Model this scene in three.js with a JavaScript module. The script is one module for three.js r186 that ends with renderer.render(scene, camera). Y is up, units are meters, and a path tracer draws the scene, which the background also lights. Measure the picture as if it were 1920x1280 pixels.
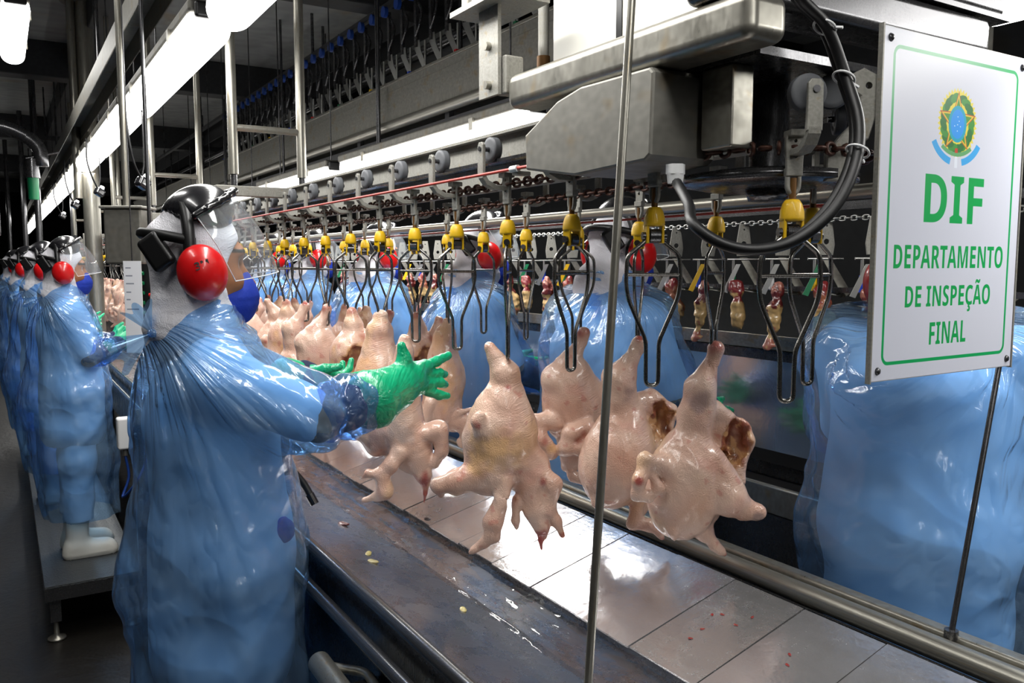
import * as THREE from 'three';
import { mergeGeometries, mergeVertices } from 'three/addons/utils/BufferGeometryUtils.js';
import { RoundedBoxGeometry } from 'three/addons/geometries/RoundedBoxGeometry.js';
import { ImprovedNoise } from 'three/addons/math/ImprovedNoise.js';
import { TextGeometry } from 'three/addons/geometries/TextGeometry.js';
import { FontLoader } from 'three/addons/loaders/FontLoader.js';
import { RectAreaLightUniformsLib } from 'three/addons/lights/RectAreaLightUniformsLib.js';

// ------------------------------------------------------------------ camera, exposure, lamp levels
RectAreaLightUniformsLib.init();
const scene = new THREE.Scene();
scene.background = new THREE.Color(0x000000);
const renderer = new THREE.WebGLRenderer({ antialias: true });
renderer.toneMapping = THREE.LinearToneMapping;
renderer.toneMappingExposure = 0.93;
renderer.shadowMap.enabled = true;
const EYE = 1.72;
const camera = new THREE.PerspectiveCamera(44.87, 1.5, 0.05, 80);
camera.position.set(0, EYE, 0);
camera.lookAt(0.5226, EYE - 0.09314, -0.84747);
const LAMP_GLOW = 8.0, LAMP_LIGHT = 27, LAMP_LIGHT_BACK = 34;
const LAMP_COLOR = new THREE.Color(1.0, 0.985, 0.95);

// ------------------------------------------------------------------ helpers
let seed = 7;
const rnd = () => { seed = (seed + 0x6d2b79f5) | 0; let t = Math.imul(seed ^ (seed >>> 15), 1 | seed); t = (t + Math.imul(t ^ (t >>> 7), 61 | t)) ^ t; return ((t ^ (t >>> 14)) >>> 0) / 4294967296; };
const rr = (a, b) => a + (b - a) * rnd();
const perlin = new ImprovedNoise();
const N = (x, y, z) => perlin.noise(x + 31.7, y + 17.3, z + 5.9);
const V = (x, y, z) => new THREE.Vector3(x, y, z);
const clamp = (x, a = 0, b = 1) => Math.min(b, Math.max(a, x));
const mixn = (a, b, t) => a + (b - a) * t;
const ss = (a, b, x) => { const t = clamp((x - a) / (b - a)); return t * t * (3 - 2 * t); };
const ORD = ['first', 'second', 'third', 'fourth', 'fifth', 'sixth', 'seventh', 'eighth', 'ninth', 'tenth', 'eleventh', 'twelfth', 'thirteenth', 'fourteenth', 'fifteenth', 'sixteenth', 'seventeenth', 'eighteenth', 'nineteenth', 'twentieth'];
const TENS = ['', '', 'twenty', 'thirty', 'forty', 'fifty', 'sixty', 'seventy', 'eighty', 'ninety'], TENTH = ['', '', 'twentieth', 'thirtieth', 'fortieth', 'fiftieth', 'sixtieth', 'seventieth', 'eightieth', 'ninetieth'];
const ord = (i) => i < 20 ? ORD[i] : ((i + 1) % 10 ? TENS[Math.floor((i + 1) / 10)] + '-' + ORD[i % 10] : TENTH[(i + 1) / 10]);
const taken = {};
const numbered = (n) => { const k = taken[n] = (taken[n] ?? -1) + 1; return k ? n + '_' + String(k).padStart(3, '0') : n; };
function thing(name, label, category, p = [0, 0, 0], turn = 0, group) {
  const o = new THREE.Group(); o.name = numbered(name); o.position.set(...p); o.rotation.y = turn;
  o.userData = { label, category }; if (group) o.userData.group = group; scene.add(o); return o;
}
function part(name, geo, mat, parent, label) {
  const m = new THREE.Mesh(geo, mat); m.name = name; m.castShadow = m.receiveShadow = true; if (label) m.userData.label = label; parent.add(m); return m;
}
function solo(name, geo, mat, label, category, p = [0, 0, 0], group) {
  const m = part(numbered(name), geo, mat, scene); m.position.set(...p); m.userData = { label, category }; if (group) m.userData.group = group; return m;
}
function struct(name, geo, mat, label) {
  const m = part(name, geo, mat, scene); m.userData = { kind: 'structure', label, category: name.split('_')[0] }; return m;
}
function dup(src, p, turn, label, group) {
  const c = src.clone(); c.name = numbered(src.name.replace(/_\d{3}$/, '')); c.userData = { ...src.userData }; c.position.set(...p); c.rotation.y = turn;
  if (label) c.userData.label = label; if (group) c.userData.group = group; scene.add(c); return c;
}
const prep = (g) => { const o = g.index ? g.toNonIndexed() : g; for (const k of Object.keys(o.attributes)) if (!['position', 'normal', 'uv'].includes(k)) o.deleteAttribute(k); return o; };
const merge = (...gs) => mergeGeometries(gs.flat().map(prep));
function boxuv(g, s = 1) {   // uv in metres, by the dominant axis of the normal
  const p = g.attributes.position, n = g.attributes.normal, uv = new Float32Array(p.count * 2);
  for (let i = 0; i < p.count; i++) {
    const ax = Math.abs(n.getX(i)), ay = Math.abs(n.getY(i)), az = Math.abs(n.getZ(i));
    const a = ax > ay && ax > az ? [p.getZ(i), p.getY(i)] : ay > az ? [p.getZ(i), p.getX(i)] : [p.getX(i), p.getY(i)];
    uv[2 * i] = a[0] * s; uv[2 * i + 1] = a[1] * s;
  }
  g.setAttribute('uv', new THREE.BufferAttribute(uv, 2)); return g;
}
function box(x0, x1, y0, y1, z0, z1, bevel = 0) {
  const w = x1 - x0, h = y1 - y0, d = z1 - z0;
  const g = bevel ? new RoundedBoxGeometry(w, h, d, 2, Math.min(bevel, w / 2.01, h / 2.01, d / 2.01)) : new THREE.BoxGeometry(w, h, d);
  g.translate((x0 + x1) / 2, (y0 + y1) / 2, (z0 + z1) / 2); return boxuv(g);
}
function rod(a, b, ra, rb = ra, seg = 12) {
  const A = V(...a), B = V(...b), d = B.clone().sub(A), L = d.length();
  const g = new THREE.CylinderGeometry(rb, ra, L, seg, 1);
  g.applyQuaternion(new THREE.Quaternion().setFromUnitVectors(V(0, 1, 0), d.normalize())); g.translate((A.x + B.x) / 2, (A.y + B.y) / 2, (A.z + B.z) / 2); return g;
}
function sweep(pts, r, seg = 8, closed = false) {   // round bar along a list of points
  const P = pts.map((p) => V(...p)), n = P.length, pos = [], idx = [], uv = [];
  const T = P.map((p, i) => (closed ? P[(i + 1) % n].clone().sub(P[(i - 1 + n) % n]) : P[Math.min(n - 1, i + 1)].clone().sub(P[Math.max(0, i - 1)])).normalize());
  let X = V(0.3, 1, 0.2).cross(T[0]).normalize(), len = 0;
  for (let i = 0; i < n; i++) {
    X.sub(T[i].clone().multiplyScalar(X.dot(T[i]))).normalize(); const Y = T[i].clone().cross(X);
    if (i) len += P[i].distanceTo(P[i - 1]);
    const rad = typeof r === 'function' ? r(i / (n - 1)) : r;
    for (let k = 0; k < seg; k++) {
      const a = k / seg * 2 * Math.PI, q = P[i].clone().addScaledVector(X, Math.cos(a) * rad).addScaledVector(Y, Math.sin(a) * rad);
      pos.push(q.x, q.y, q.z); uv.push(len, k / seg * 0.1);
    }
  }
  const rings = closed ? n : n - 1;
  for (let i = 0; i < rings; i++) for (let k = 0; k < seg; k++) {
    const a = i * seg + k, b = i * seg + (k + 1) % seg, c = ((i + 1) % n) * seg + k, d = ((i + 1) % n) * seg + (k + 1) % seg; idx.push(a, b, c, b, d, c);
  }
  if (!closed) for (const [i, f] of [[0, 1], [n - 1, 0]]) {
    const c = pos.length / 3; pos.push(P[i].x, P[i].y, P[i].z); uv.push(0, 0);
    for (let k = 0; k < seg; k++) { const a = i * seg + k, b = i * seg + (k + 1) % seg; f ? idx.push(c, b, a) : idx.push(c, a, b); }
  }
  const g = new THREE.BufferGeometry(); g.setAttribute('position', new THREE.Float32BufferAttribute(pos, 3)); g.setAttribute('uv', new THREE.Float32BufferAttribute(uv, 2)); g.setIndex(idx); g.computeVertexNormals(); return g;
}
function rounded(pts, r, k = 4, closed = false) {    // a polyline with its corners rounded
  const P = pts.map((p) => V(...p)), n = P.length, out = [];
  for (let i = 0; i < n; i++) {
    if (!closed && (i === 0 || i === n - 1)) { out.push(P[i].toArray()); continue; }
    const a = P[(i - 1 + n) % n], b = P[i], c = P[(i + 1) % n], ra = Math.min(r, a.distanceTo(b) * 0.48), rc = Math.min(r, c.distanceTo(b) * 0.48);
    const s = b.clone().lerp(a, ra / a.distanceTo(b)), e = b.clone().lerp(c, rc / c.distanceTo(b));
    for (let j = 0; j <= k; j++) { const t = j / k; out.push(s.clone().lerp(b, t).lerp(b.clone().lerp(e, t), t).toArray()); }
  }
  return out;
}
const smooth = (pts, n = 40, closed = false) => new THREE.CatmullRomCurve3(pts.map((p) => V(...p)), closed, 'centripetal').getPoints(n).map((p) => p.toArray());
function extr(outline, depth, bevel = 0, holes = []) {   // a plate in the xy plane, centred on z = 0
  const s = new THREE.Shape(outline.map(([x, y]) => new THREE.Vector2(x, y)));
  for (const [x, y, r] of holes) { const h = new THREE.Path(); h.absarc(x, y, r, 0, Math.PI * 2, true); s.holes.push(h); }
  const g = new THREE.ExtrudeGeometry(s, { depth: depth - 2 * bevel, bevelEnabled: bevel > 0, bevelThickness: bevel, bevelSize: bevel, bevelOffset: -bevel, bevelSegments: 1, curveSegments: 8, steps: 1 });
  g.translate(0, 0, -depth / 2 + bevel); return boxuv(g);
}
const lathe = (pts, seg = 20) => new THREE.LatheGeometry(pts.map(([r, y]) => new THREE.Vector2(r, y)), seg);
const xf = (g, p = [0, 0, 0], e = [0, 0, 0], s = [1, 1, 1]) => { const c = g.clone(); c.applyMatrix4(new THREE.Matrix4().compose(V(...p), new THREE.Quaternion().setFromEuler(new THREE.Euler(...e)), V(...s))); return c; };

// ------------------------------------------------------------------ smooth solid shapes meshed from distance fields
const cap = (a, b, ra, rb = ra, o = {}) => ({ t: 0, a, b, ra, rb, ...o });
const ell = (c, r, o = {}) => ({ t: 1, c, r, ...o });
function dist(q, x, y, z) {
  if (q.t === 0) {
    const k = q.sz || 1; let dz = (z - q.a[2]) / k; const bx = q.b[0] - q.a[0], by = q.b[1] - q.a[1], bz = (q.b[2] - q.a[2]) / k, px = x - q.a[0], py = y - q.a[1];
    const h = clamp((px * bx + py * by + dz * bz) / (bx * bx + by * by + bz * bz + 1e-12));
    return Math.hypot(px - bx * h, py - by * h, dz - bz * h) - (q.ra + (q.rb - q.ra) * h);
  }
  let X = x - q.c[0], Y = y - q.c[1]; const Z = z - q.c[2];
  if (q.nz) { const w = q.nz * N(x * 55, y * 55, z * 55); X += w; Y += w * 0.7; }
  if (q.rot) { const c = Math.cos(q.rot), s = Math.sin(q.rot); [X, Y] = [c * X + s * Y, -s * X + c * Y]; }
  const a = X / q.r[0], b = Y / q.r[1], c = Z / q.r[2], k0 = Math.hypot(a, b, c), k1 = Math.hypot(a / q.r[0], b / q.r[1], c / q.r[2]);
  return k1 < 1e-9 ? -Math.min(...q.r) : k0 * (k0 - 1) / k1;
}
function field(prims, k = 0.03, warp) {
  return (x, y, z) => {
    let d = 1e3;
    for (const q of prims) if (!q.sub) {
      const e = dist(q, x, y, z), kk = q.k ?? k, h = Math.max(kk - Math.abs(d - e), 0) / kk; d = Math.min(d, e) - h * h * kk / 4;
    }
    for (const q of prims) if (q.sub) {
      const e = -dist(q, x, y, z), kk = q.k ?? 0.006, h = Math.max(kk - Math.abs(d - e), 0) / kk; d = Math.max(d, e) + h * h * kk / 4;
    }
    return warp ? d - warp(x, y, z, d) : d;
  };
}
function bounds(prims, pad) {
  const lo = [1e9, 1e9, 1e9], hi = [-1e9, -1e9, -1e9];
  for (const q of prims) if (!q.sub) for (let i = 0; i < 3; i++) {
    if (q.t === 0) { const r = Math.max(q.ra, q.rb) * (i === 2 ? (q.sz || 1) : 1); lo[i] = Math.min(lo[i], q.a[i] - r, q.b[i] - r); hi[i] = Math.max(hi[i], q.a[i] + r, q.b[i] + r); }
    else { const r = q.rot && i < 2 ? Math.max(q.r[0], q.r[1]) : q.r[i]; lo[i] = Math.min(lo[i], q.c[i] - r); hi[i] = Math.max(hi[i], q.c[i] + r); }
  }
  return [lo.map((v) => v - pad), hi.map((v) => v + pad)];
}
function nets(f, [lo, hi], h, keep) {    // surface nets
  const n = [0, 1, 2].map((i) => Math.ceil((hi[i] - lo[i]) / h / 4) * 4 + 1), [nx, ny, nz] = n, D = new Float32Array(nx * ny * nz);
  const id = (i, j, k) => i + nx * (j + ny * k), reach = 4 * h * 0.87 * 1.7 + 0.01;
  for (let k = 0; k < nz; k += 4) for (let j = 0; j < ny; j += 4) for (let i = 0; i < nx; i += 4) {
    const c = f(lo[0] + (i + 1.5) * h, lo[1] + (j + 1.5) * h, lo[2] + (k + 1.5) * h), far = Math.abs(c) > reach;
    for (let c3 = k; c3 < Math.min(nz, k + 4); c3++) for (let b = j; b < Math.min(ny, j + 4); b++) for (let a = i; a < Math.min(nx, i + 4); a++)
      D[id(a, b, c3)] = far ? c : f(lo[0] + a * h, lo[1] + b * h, lo[2] + c3 * h);
  }
  const vid = new Int32Array(nx * ny * nz).fill(-1), pos = [], idx = [];
  const E = [[0, 1], [2, 3], [4, 5], [6, 7], [0, 2], [1, 3], [4, 6], [5, 7], [0, 4], [1, 5], [2, 6], [3, 7]];
  for (let k = 0; k < nz - 1; k++) for (let j = 0; j < ny - 1; j++) for (let i = 0; i < nx - 1; i++) {
    const o = id(i, j, k); let mask = 0; const g = [];
    for (let c = 0; c < 8; c++) { const d = D[o + (c & 1) + (c & 2 ? nx : 0) + (c & 4 ? nx * ny : 0)]; g.push(d); if (d < 0) mask |= 1 << c; }
    if (mask === 0 || mask === 255) continue;
    let sx = 0, sy = 0, sz = 0, m = 0;
    for (const [a, b] of E) if ((g[a] < 0) !== (g[b] < 0)) {
      const t = g[a] / (g[a] - g[b]); sx += (a & 1) + t * ((b & 1) - (a & 1)); sy += ((a >> 1) & 1) + t * (((b >> 1) & 1) - ((a >> 1) & 1)); sz += ((a >> 2) & 1) + t * (((b >> 2) & 1) - ((a >> 2) & 1)); m++;
    }
    vid[o] = pos.length / 3; pos.push(lo[0] + (i + sx / m) * h, lo[1] + (j + sy / m) * h, lo[2] + (k + sz / m) * h);
  }
  const quad = (a, b, c, d, flip) => {
    if (a < 0 || b < 0 || c < 0 || d < 0) return;
    if (keep && ![a, b, c, d].every((v) => keep(pos[3 * v], pos[3 * v + 1], pos[3 * v + 2]))) return;
    flip ? idx.push(a, c, b, b, c, d) : idx.push(a, b, c, b, d, c);
  };
  for (let k = 1; k < nz - 1; k++) for (let j = 1; j < ny - 1; j++) for (let i = 1; i < nx - 1; i++) {
    const o = id(i, j, k), s = D[o] < 0;
    if (s !== (D[o + 1] < 0)) quad(vid[id(i, j - 1, k - 1)], vid[id(i, j, k - 1)], vid[id(i, j - 1, k)], vid[o], !s);
    if (s !== (D[o + nx] < 0)) quad(vid[id(i - 1, j, k - 1)], vid[id(i, j, k - 1)], vid[id(i - 1, j, k)], vid[o], s);
    if (s !== (D[o + nx * ny] < 0)) quad(vid[id(i - 1, j - 1, k)], vid[id(i, j - 1, k)], vid[id(i - 1, j, k)], vid[o], !s);
  }
  if (keep) { const map = new Map(), np = []; for (let i = 0; i < idx.length; i++) { let v = map.get(idx[i]); if (v === undefined) { v = np.length / 3; map.set(idx[i], v); np.push(pos[3 * idx[i]], pos[3 * idx[i] + 1], pos[3 * idx[i] + 2]); } idx[i] = v; } pos.length = 0; for (const v of np) pos.push(v); }
  const g = new THREE.BufferGeometry(); g.setAttribute('position', new THREE.Float32BufferAttribute(pos, 3)); g.setIndex(idx); g.computeVertexNormals();
  const uv = new Float32Array(pos.length / 3 * 2); for (let i = 0; i < pos.length / 3; i++) { uv[2 * i] = pos[3 * i] + 0.7 * pos[3 * i + 2]; uv[2 * i + 1] = pos[3 * i + 1] + 0.3 * pos[3 * i + 2]; }
  g.setAttribute('uv', new THREE.BufferAttribute(uv, 2)); return g;
}
const blob = (prims, k, h, warp, keep) => nets(field(prims, k, warp), bounds(prims, k + 0.02), h, keep);
function tint(g, fn) {   // vertex colours, linear
  const p = g.attributes.position, c = new Float32Array(p.count * 3), nn = g.attributes.normal;
  for (let i = 0; i < p.count; i++) c.set(fn(p.getX(i), p.getY(i), p.getZ(i), nn.getX(i), nn.getY(i), nn.getZ(i)), 3 * i);
  g.setAttribute('color', new THREE.BufferAttribute(c, 3)); return g;
}
const lin = (hex) => new THREE.Color(hex).toArray();

// ------------------------------------------------------------------ textures and materials
function noiseTex(size, fn, srgb) {
  const d = new Uint8Array(size * size * 4);
  for (let j = 0; j < size; j++) for (let i = 0; i < size; i++) { const v = fn(i / size, j / size), c = Array.isArray(v) ? v : [v, v, v]; for (let k = 0; k < 3; k++) d[4 * (j * size + i) + k] = 255 * clamp(c[k]); d[4 * (j * size + i) + 3] = 255; }
  const t = new THREE.DataTexture(d, size, size); t.wrapS = t.wrapT = THREE.RepeatWrapping; t.magFilter = THREE.LinearFilter; t.minFilter = THREE.LinearMipmapLinearFilter; if (srgb) t.colorSpace = THREE.SRGBColorSpace; t.needsUpdate = true; return t;
}
const tile = (u, v, f, s = 0) => {   // tiling noise, f periods
  const a = u * 2 * Math.PI, b = v * 2 * Math.PI, r = f / 6.283; return N(Math.cos(a) * r + s, Math.sin(a) * r + s * 1.7, Math.cos(b) * r + Math.sin(b) * r * 1.31 + s * 2.3) * 0.75 + 0.45 * N(Math.cos(b) * r - s, Math.sin(b) * r + s, Math.sin(a) * r * 1.2 - s);
};
const rep = (t, x, y = x) => { const c = t.clone(); c.repeat.set(x, y); c.needsUpdate = true; return c; };
const brushed = noiseTex(512, (u, v) => 0.62 + 0.18 * tile(u, v, 6, 1) + 0.1 * tile(u, v, 60, 3) + 0.1 * N(u * 400, v * 9, 2));
const stainTex = noiseTex(512, (u, v) => { const s = clamp(0.5 + 0.9 * tile(u, v, 5, 4) + 0.4 * tile(u, v, 17, 5)); const k = ss(0.62, 1.0, s); const b = 0.86 + 0.1 * tile(u, v, 30, 8); return [b, b * mixn(1, 0.93, k), b * mixn(0.98, 0.82, k)]; }, true);
const wetBump = noiseTex(512, (u, v) => 0.5 + 0.3 * tile(u, v, 9, 2) + 0.25 * tile(u, v, 24, 6) + 0.12 * tile(u, v, 70, 7));
const wetRough = noiseTex(512, (u, v) => { const s = 0.5 + 0.8 * tile(u, v, 7, 9) + 0.35 * tile(u, v, 26, 3); return 0.62 + 0.25 * (s - 0.5) + 0.1 * tile(u, v, 60, 5); });
const poreBump = noiseTex(256, (u, v) => 0.5 + 0.35 * tile(u, v, 40, 1) + 0.3 * tile(u, v, 80, 2));
const crinkle = noiseTex(512, (u, v) => { const a = Math.abs(tile(u, v, 9, 3)), b = Math.abs(tile(u, v, 21, 5)), c = tile(u, v, 5, 8); return 0.25 + 0.9 * a + 0.45 * b + 0.15 * c; });
const foldBump = noiseTex(256, (u, v) => 0.9 - 1.1 * Math.abs(tile(u, v, 3, 4)) - 0.5 * Math.abs(tile(u, v, 6, 9)));
const clothBump = noiseTex(256, (u, v) => 0.5 + 0.3 * tile(u, v, 8, 2) + 0.2 * tile(u, v, 40, 3));
const P = (o) => new THREE.MeshPhysicalMaterial({ roughness: 0.5, metalness: 0, ...o });
const M = {
  steel: P({ color: 0xb0ada6, metalness: 0.8, roughness: 0.58, map: rep(stainTex, 3), roughnessMap: rep(brushed, 3) }),
  steelDull: P({ color: 0x8f8d88, metalness: 0.6, roughness: 0.55, map: rep(stainTex, 2), bumpMap: rep(brushed, 5), bumpScale: 0.0002 }),
  steelDark: P({ color: 0x5a5a5c, metalness: 0.8, roughness: 0.42, roughnessMap: rep(brushed, 4) }),
  shackle: P({ color: 0x7c7a76, metalness: 0.95, roughness: 0.42, roughnessMap: rep(brushed, 8) }),
  cast: P({ color: 0xa3a19c, metalness: 0.35, roughness: 0.55, map: rep(stainTex, 9), bumpMap: rep(brushed, 14), bumpScale: 0.0008 }),
  rubber: P({ color: 0x54565a, roughness: 0.6 }),
  rust: P({ color: 0x4a2a1e, metalness: 0.5, roughness: 0.5, map: rep(stainTex, 20) }),
  rustPin: P({ color: 0x6b4a22, metalness: 0.5, roughness: 0.55 }),
  brightLink: P({ color: 0xb4b4b0, metalness: 0.9, roughness: 0.3 }),
  yellow: P({ color: 0xe2b404, roughness: 0.42, clearcoat: 0.25, bumpMap: rep(brushed, 10), bumpScale: 0.0005 }),
  black: P({ color: 0x0b0b0d, roughness: 0.45 }),
  blackGloss: P({ color: 0x141417, roughness: 0.25, clearcoat: 0.6 }),
  redPlastic: P({ color: 0xc41014, roughness: 0.3, clearcoat: 0.4 }),
  redPipe: P({ color: 0xb23326, roughness: 0.4 }),
  white: P({ color: 0xdedfe0, roughness: 0.6 }),
  whitePanel: P({ color: 0xe4e2d9, roughness: 0.45, metalness: 0.1 }),
  blueWheel: P({ color: 0x123a86, roughness: 0.5 }),
  bluePlastic: P({ color: 0x1d49c8, roughness: 0.45 }),
  greenPlastic: P({ color: 0x0c6e44, roughness: 0.45 }),
  trough: P({ color: 0x86868a, metalness: 0.88, roughness: 0.46, roughnessMap: rep(wetRough, 4), bumpMap: rep(wetBump, 1.1, 3), bumpScale: 0.0004, clearcoat: 0.5, clearcoatRoughness: 0.1 }),
  plateA: P({ color: 0xc6c4c6, metalness: 0.8, roughness: 0.36, roughnessMap: rep(wetRough, 5), bumpMap: rep(wetBump, 2.3), bumpScale: 0.0008, clearcoat: 0.6, clearcoatRoughness: 0.08 }),
  plateB: P({ color: 0xbcbaba, metalness: 0.8, roughness: 0.4, roughnessMap: rep(wetRough, 6.1), bumpMap: rep(wetBump, 2.9), bumpScale: 0.0009, clearcoat: 0.6, clearcoatRoughness: 0.08 }),
  water: P({ color: 0xffffff, transmission: 1, roughness: 0.03, ior: 1.33 }),
  mirror: P({ color: 0xc7ccd0, metalness: 0.9, roughness: 0.17, bumpMap: rep(wetBump, 2), bumpScale: 0.0004 }),
  gown: P({ color: new THREE.Color(0.45, 0.69, 0.97), transmission: 0.83, roughness: 0.15, ior: 1.55, bumpMap: rep(crinkle, 2.6, 0.8), bumpScale: 0.011 }),
  gownDeep: P({ color: new THREE.Color(0.33, 0.57, 0.95), transmission: 0.9, roughness: 0.18, ior: 1.5, bumpMap: rep(crinkle, 3.4), bumpScale: 0.006 }),
  coat: P({ color: 0xe6e9ee, roughness: 0.85, bumpMap: rep(foldBump, 1.1), bumpScale: 0.02 }),
  hood: P({ color: 0xd9d8de, roughness: 0.9, bumpMap: rep(clothBump, 10), bumpScale: 0.003 }),
  navy: P({ color: 0x0f1a3e, roughness: 0.85 }),
  glove: P({ color: 0x08a573, roughness: 0.35, clearcoat: 0.25, bumpMap: rep(crinkle, 9), bumpScale: 0.002 }),
  mask: P({ color: 0x0b2f9e, roughness: 0.8, bumpMap: rep(clothBump, 14), bumpScale: 0.001 }),
  boot: P({ color: 0xe7e4da, roughness: 0.4 }),
  skin: P({ color: 0xffffff, vertexColors: true, roughness: 0.55 }),
  visor: P({ color: 0xf4f8fb, transmission: 0.9, roughness: 0.05, ior: 1.5 }),
  bird: P({ color: 0xffffff, vertexColors: true, roughness: 0.42, clearcoat: 0.7, clearcoatRoughness: 0.16, bumpMap: rep(poreBump, 9), bumpScale: 0.0015 }),
  offal: P({ color: 0xffffff, vertexColors: true, roughness: 0.35, clearcoat: 0.6, clearcoatRoughness: 0.15 }),
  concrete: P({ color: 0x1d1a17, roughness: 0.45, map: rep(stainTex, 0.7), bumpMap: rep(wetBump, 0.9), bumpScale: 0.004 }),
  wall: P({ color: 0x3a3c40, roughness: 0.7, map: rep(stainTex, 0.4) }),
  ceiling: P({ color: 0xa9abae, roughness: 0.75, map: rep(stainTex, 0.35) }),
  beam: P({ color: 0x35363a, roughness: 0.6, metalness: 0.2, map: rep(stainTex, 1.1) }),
  tread: P({ color: 0x5d6062, metalness: 0.7, roughness: 0.5, bumpMap: rep(crinkle, 9), bumpScale: 0.003 }),
  glow: P({ color: 0xffffff, emissive: LAMP_COLOR, emissiveIntensity: LAMP_GLOW, roughness: 0.4 }),
  signFace: null,
};

// ------------------------------------------------------------------ the hall
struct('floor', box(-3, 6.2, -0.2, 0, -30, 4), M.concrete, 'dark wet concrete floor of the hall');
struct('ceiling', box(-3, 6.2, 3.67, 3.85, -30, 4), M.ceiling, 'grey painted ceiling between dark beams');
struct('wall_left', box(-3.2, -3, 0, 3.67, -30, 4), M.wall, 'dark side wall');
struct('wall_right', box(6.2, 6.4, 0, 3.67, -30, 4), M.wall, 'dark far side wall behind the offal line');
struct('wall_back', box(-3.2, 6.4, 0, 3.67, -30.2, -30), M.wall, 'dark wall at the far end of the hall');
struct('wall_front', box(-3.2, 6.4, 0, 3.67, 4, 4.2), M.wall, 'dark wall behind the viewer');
{
  const zs = [-5.2, -8.6, -12.9, -17.6, -22.4];
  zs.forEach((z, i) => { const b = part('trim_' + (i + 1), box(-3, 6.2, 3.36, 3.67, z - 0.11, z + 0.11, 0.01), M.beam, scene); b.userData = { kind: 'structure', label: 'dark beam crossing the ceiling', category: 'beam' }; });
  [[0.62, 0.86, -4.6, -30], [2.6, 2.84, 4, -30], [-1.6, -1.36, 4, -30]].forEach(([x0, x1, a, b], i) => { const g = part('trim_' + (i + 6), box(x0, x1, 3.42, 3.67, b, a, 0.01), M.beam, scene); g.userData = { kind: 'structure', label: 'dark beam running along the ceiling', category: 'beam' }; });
}
// round column in the line of the trough
{
  const t = thing('steel_column', 'round steel column rising behind the second worker to the ceiling', 'column', [0.6, 0, -6.9]);
  part('shaft', rod([0, 0, 0], [0, 3.63, 0], 0.058, 0.058, 24), M.steel, t);
  part('flange', lathe([[0, 3.6], [0.15, 3.6], [0.15, 3.63], [0.07, 3.64], [0.06, 3.67], [0, 3.67]], 24), M.steelDull, t);
  part('drain_pipe', rod([-0.085, 2.2, 0.02], [-0.085, 3.66, 0.02], 0.028), M.steel, t);
}
// ------------------------------------------------------------------ lamps
function makeLamp(L) {
  const g = new THREE.Group();
  const s = new THREE.Shape(); s.moveTo(-0.062, 0.02); s.lineTo(-0.066, -0.01); s.bezierCurveTo(-0.066, -0.055, -0.03, -0.07, 0, -0.07); s.bezierCurveTo(0.03, -0.07, 0.066, -0.055, 0.066, -0.01); s.lineTo(0.062, 0.02);
  const d = new THREE.ExtrudeGeometry(s, { depth: L - 0.08, bevelEnabled: true, bevelThickness: 0.03, bevelSize: 0.02, bevelOffset: -0.02, bevelSegments: 4, curveSegments: 8 }); d.translate(0, 0, -L / 2 + 0.04);
  part('diffuser', d, M.glow, g);
  part('housing', box(-0.066, 0.066, 0.02, 0.06, -L / 2, L / 2, 0.012), M.steelDull, g);
  for (const e of [-1, 1]) part('end_cap', box(-0.05, 0.05, 0.0, 0.05, e * (L / 2 + 0.012) - 0.014, e * (L / 2 + 0.012) + 0.014, 0.01), M.black, g);
  for (const e of [-0.3, 0.3]) for (const k of [-1, 1]) part('clip', box(k * 0.07 - 0.005, k * 0.07 + 0.005, -0.01, 0.035, e * L - 0.015, e * L + 0.015), M.steel, g);
  return g;
}
const RE = new THREE.Euler(-Math.PI / 2, 0, 0);
function lamp(x, y, z, L, label, group, level, wire = 3.67) {
  const g = makeLamp(L); g.name = numbered('tube_lamp'); g.position.set(x, y, z); g.userData = { label, category: 'lamp', group }; scene.add(g);
  for (const e of [-0.35, 0.35]) part('hanging_rod', rod([0.05, 0.055, e * L], [0.05, wire - y, e * L], 0.004, 0.004, 6), M.steelDark, g);
  if (level) { const l = new THREE.RectAreaLight(LAMP_COLOR, level, 0.12, L - 0.06); l.position.set(x, y - 0.076, z); l.rotation.copy(RE); l.castShadow = true; scene.add(l); }
}
const rowA = [0.62, 0.6, 0.585, 0.575, 0.57, 0.565, 0.56, 0.555, 0.55, 0.55, 0.55, 0.55, 0.55];
for (let i = 0; i < 13; i++) {
  const z = 0.05 - 1.72 * i - (i > 0 ? 0.1 : 0), where = i < 2 ? 'overhead lamp of the long row, ' + ['behind the viewer', 'just above the top edge of the picture'][i] : 'glowing tube lamp over the workers, ' + ord(i - 2) + ' of the long left row from the top';
  lamp(rowA[i], 2.46, z, 1.58, where, 'tube lamps over the left walkway', i === 0 ? LAMP_LIGHT * 0.35 : i < 8 ? LAMP_LIGHT : 0);
}
lamp(0.58, 2.46, 2.0, 1.58, 'overhead lamp of the long row, farthest behind the viewer', 'tube lamps over the left walkway', LAMP_LIGHT * 0.35);
[[-0.31, 1.3], [-3.45, 1.9], [-5.35, 1.5], [-7.1, 1.3], [-8.6, 1.3], [-11, 1.3], [-14, 1.3]].forEach(([z, L], i) =>
  lamp(1.66, 2.25, z, L, i === 0 ? 'lamp glowing at the top right corner behind the sign' : 'low tube lamp behind the rail wheels, ' + ord(i - 1) + ' from the guard box', 'tube lamps over the right walkway', i < 5 ? LAMP_LIGHT_BACK : 0));
lamp(-0.35, 3.02, -1.4, 1.3, 'added unseen high fill lamp above the viewer, left of the long row', undefined, LAMP_LIGHT * 0.55);  // out of view, added as soft fill for the nearest worker from the left
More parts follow.
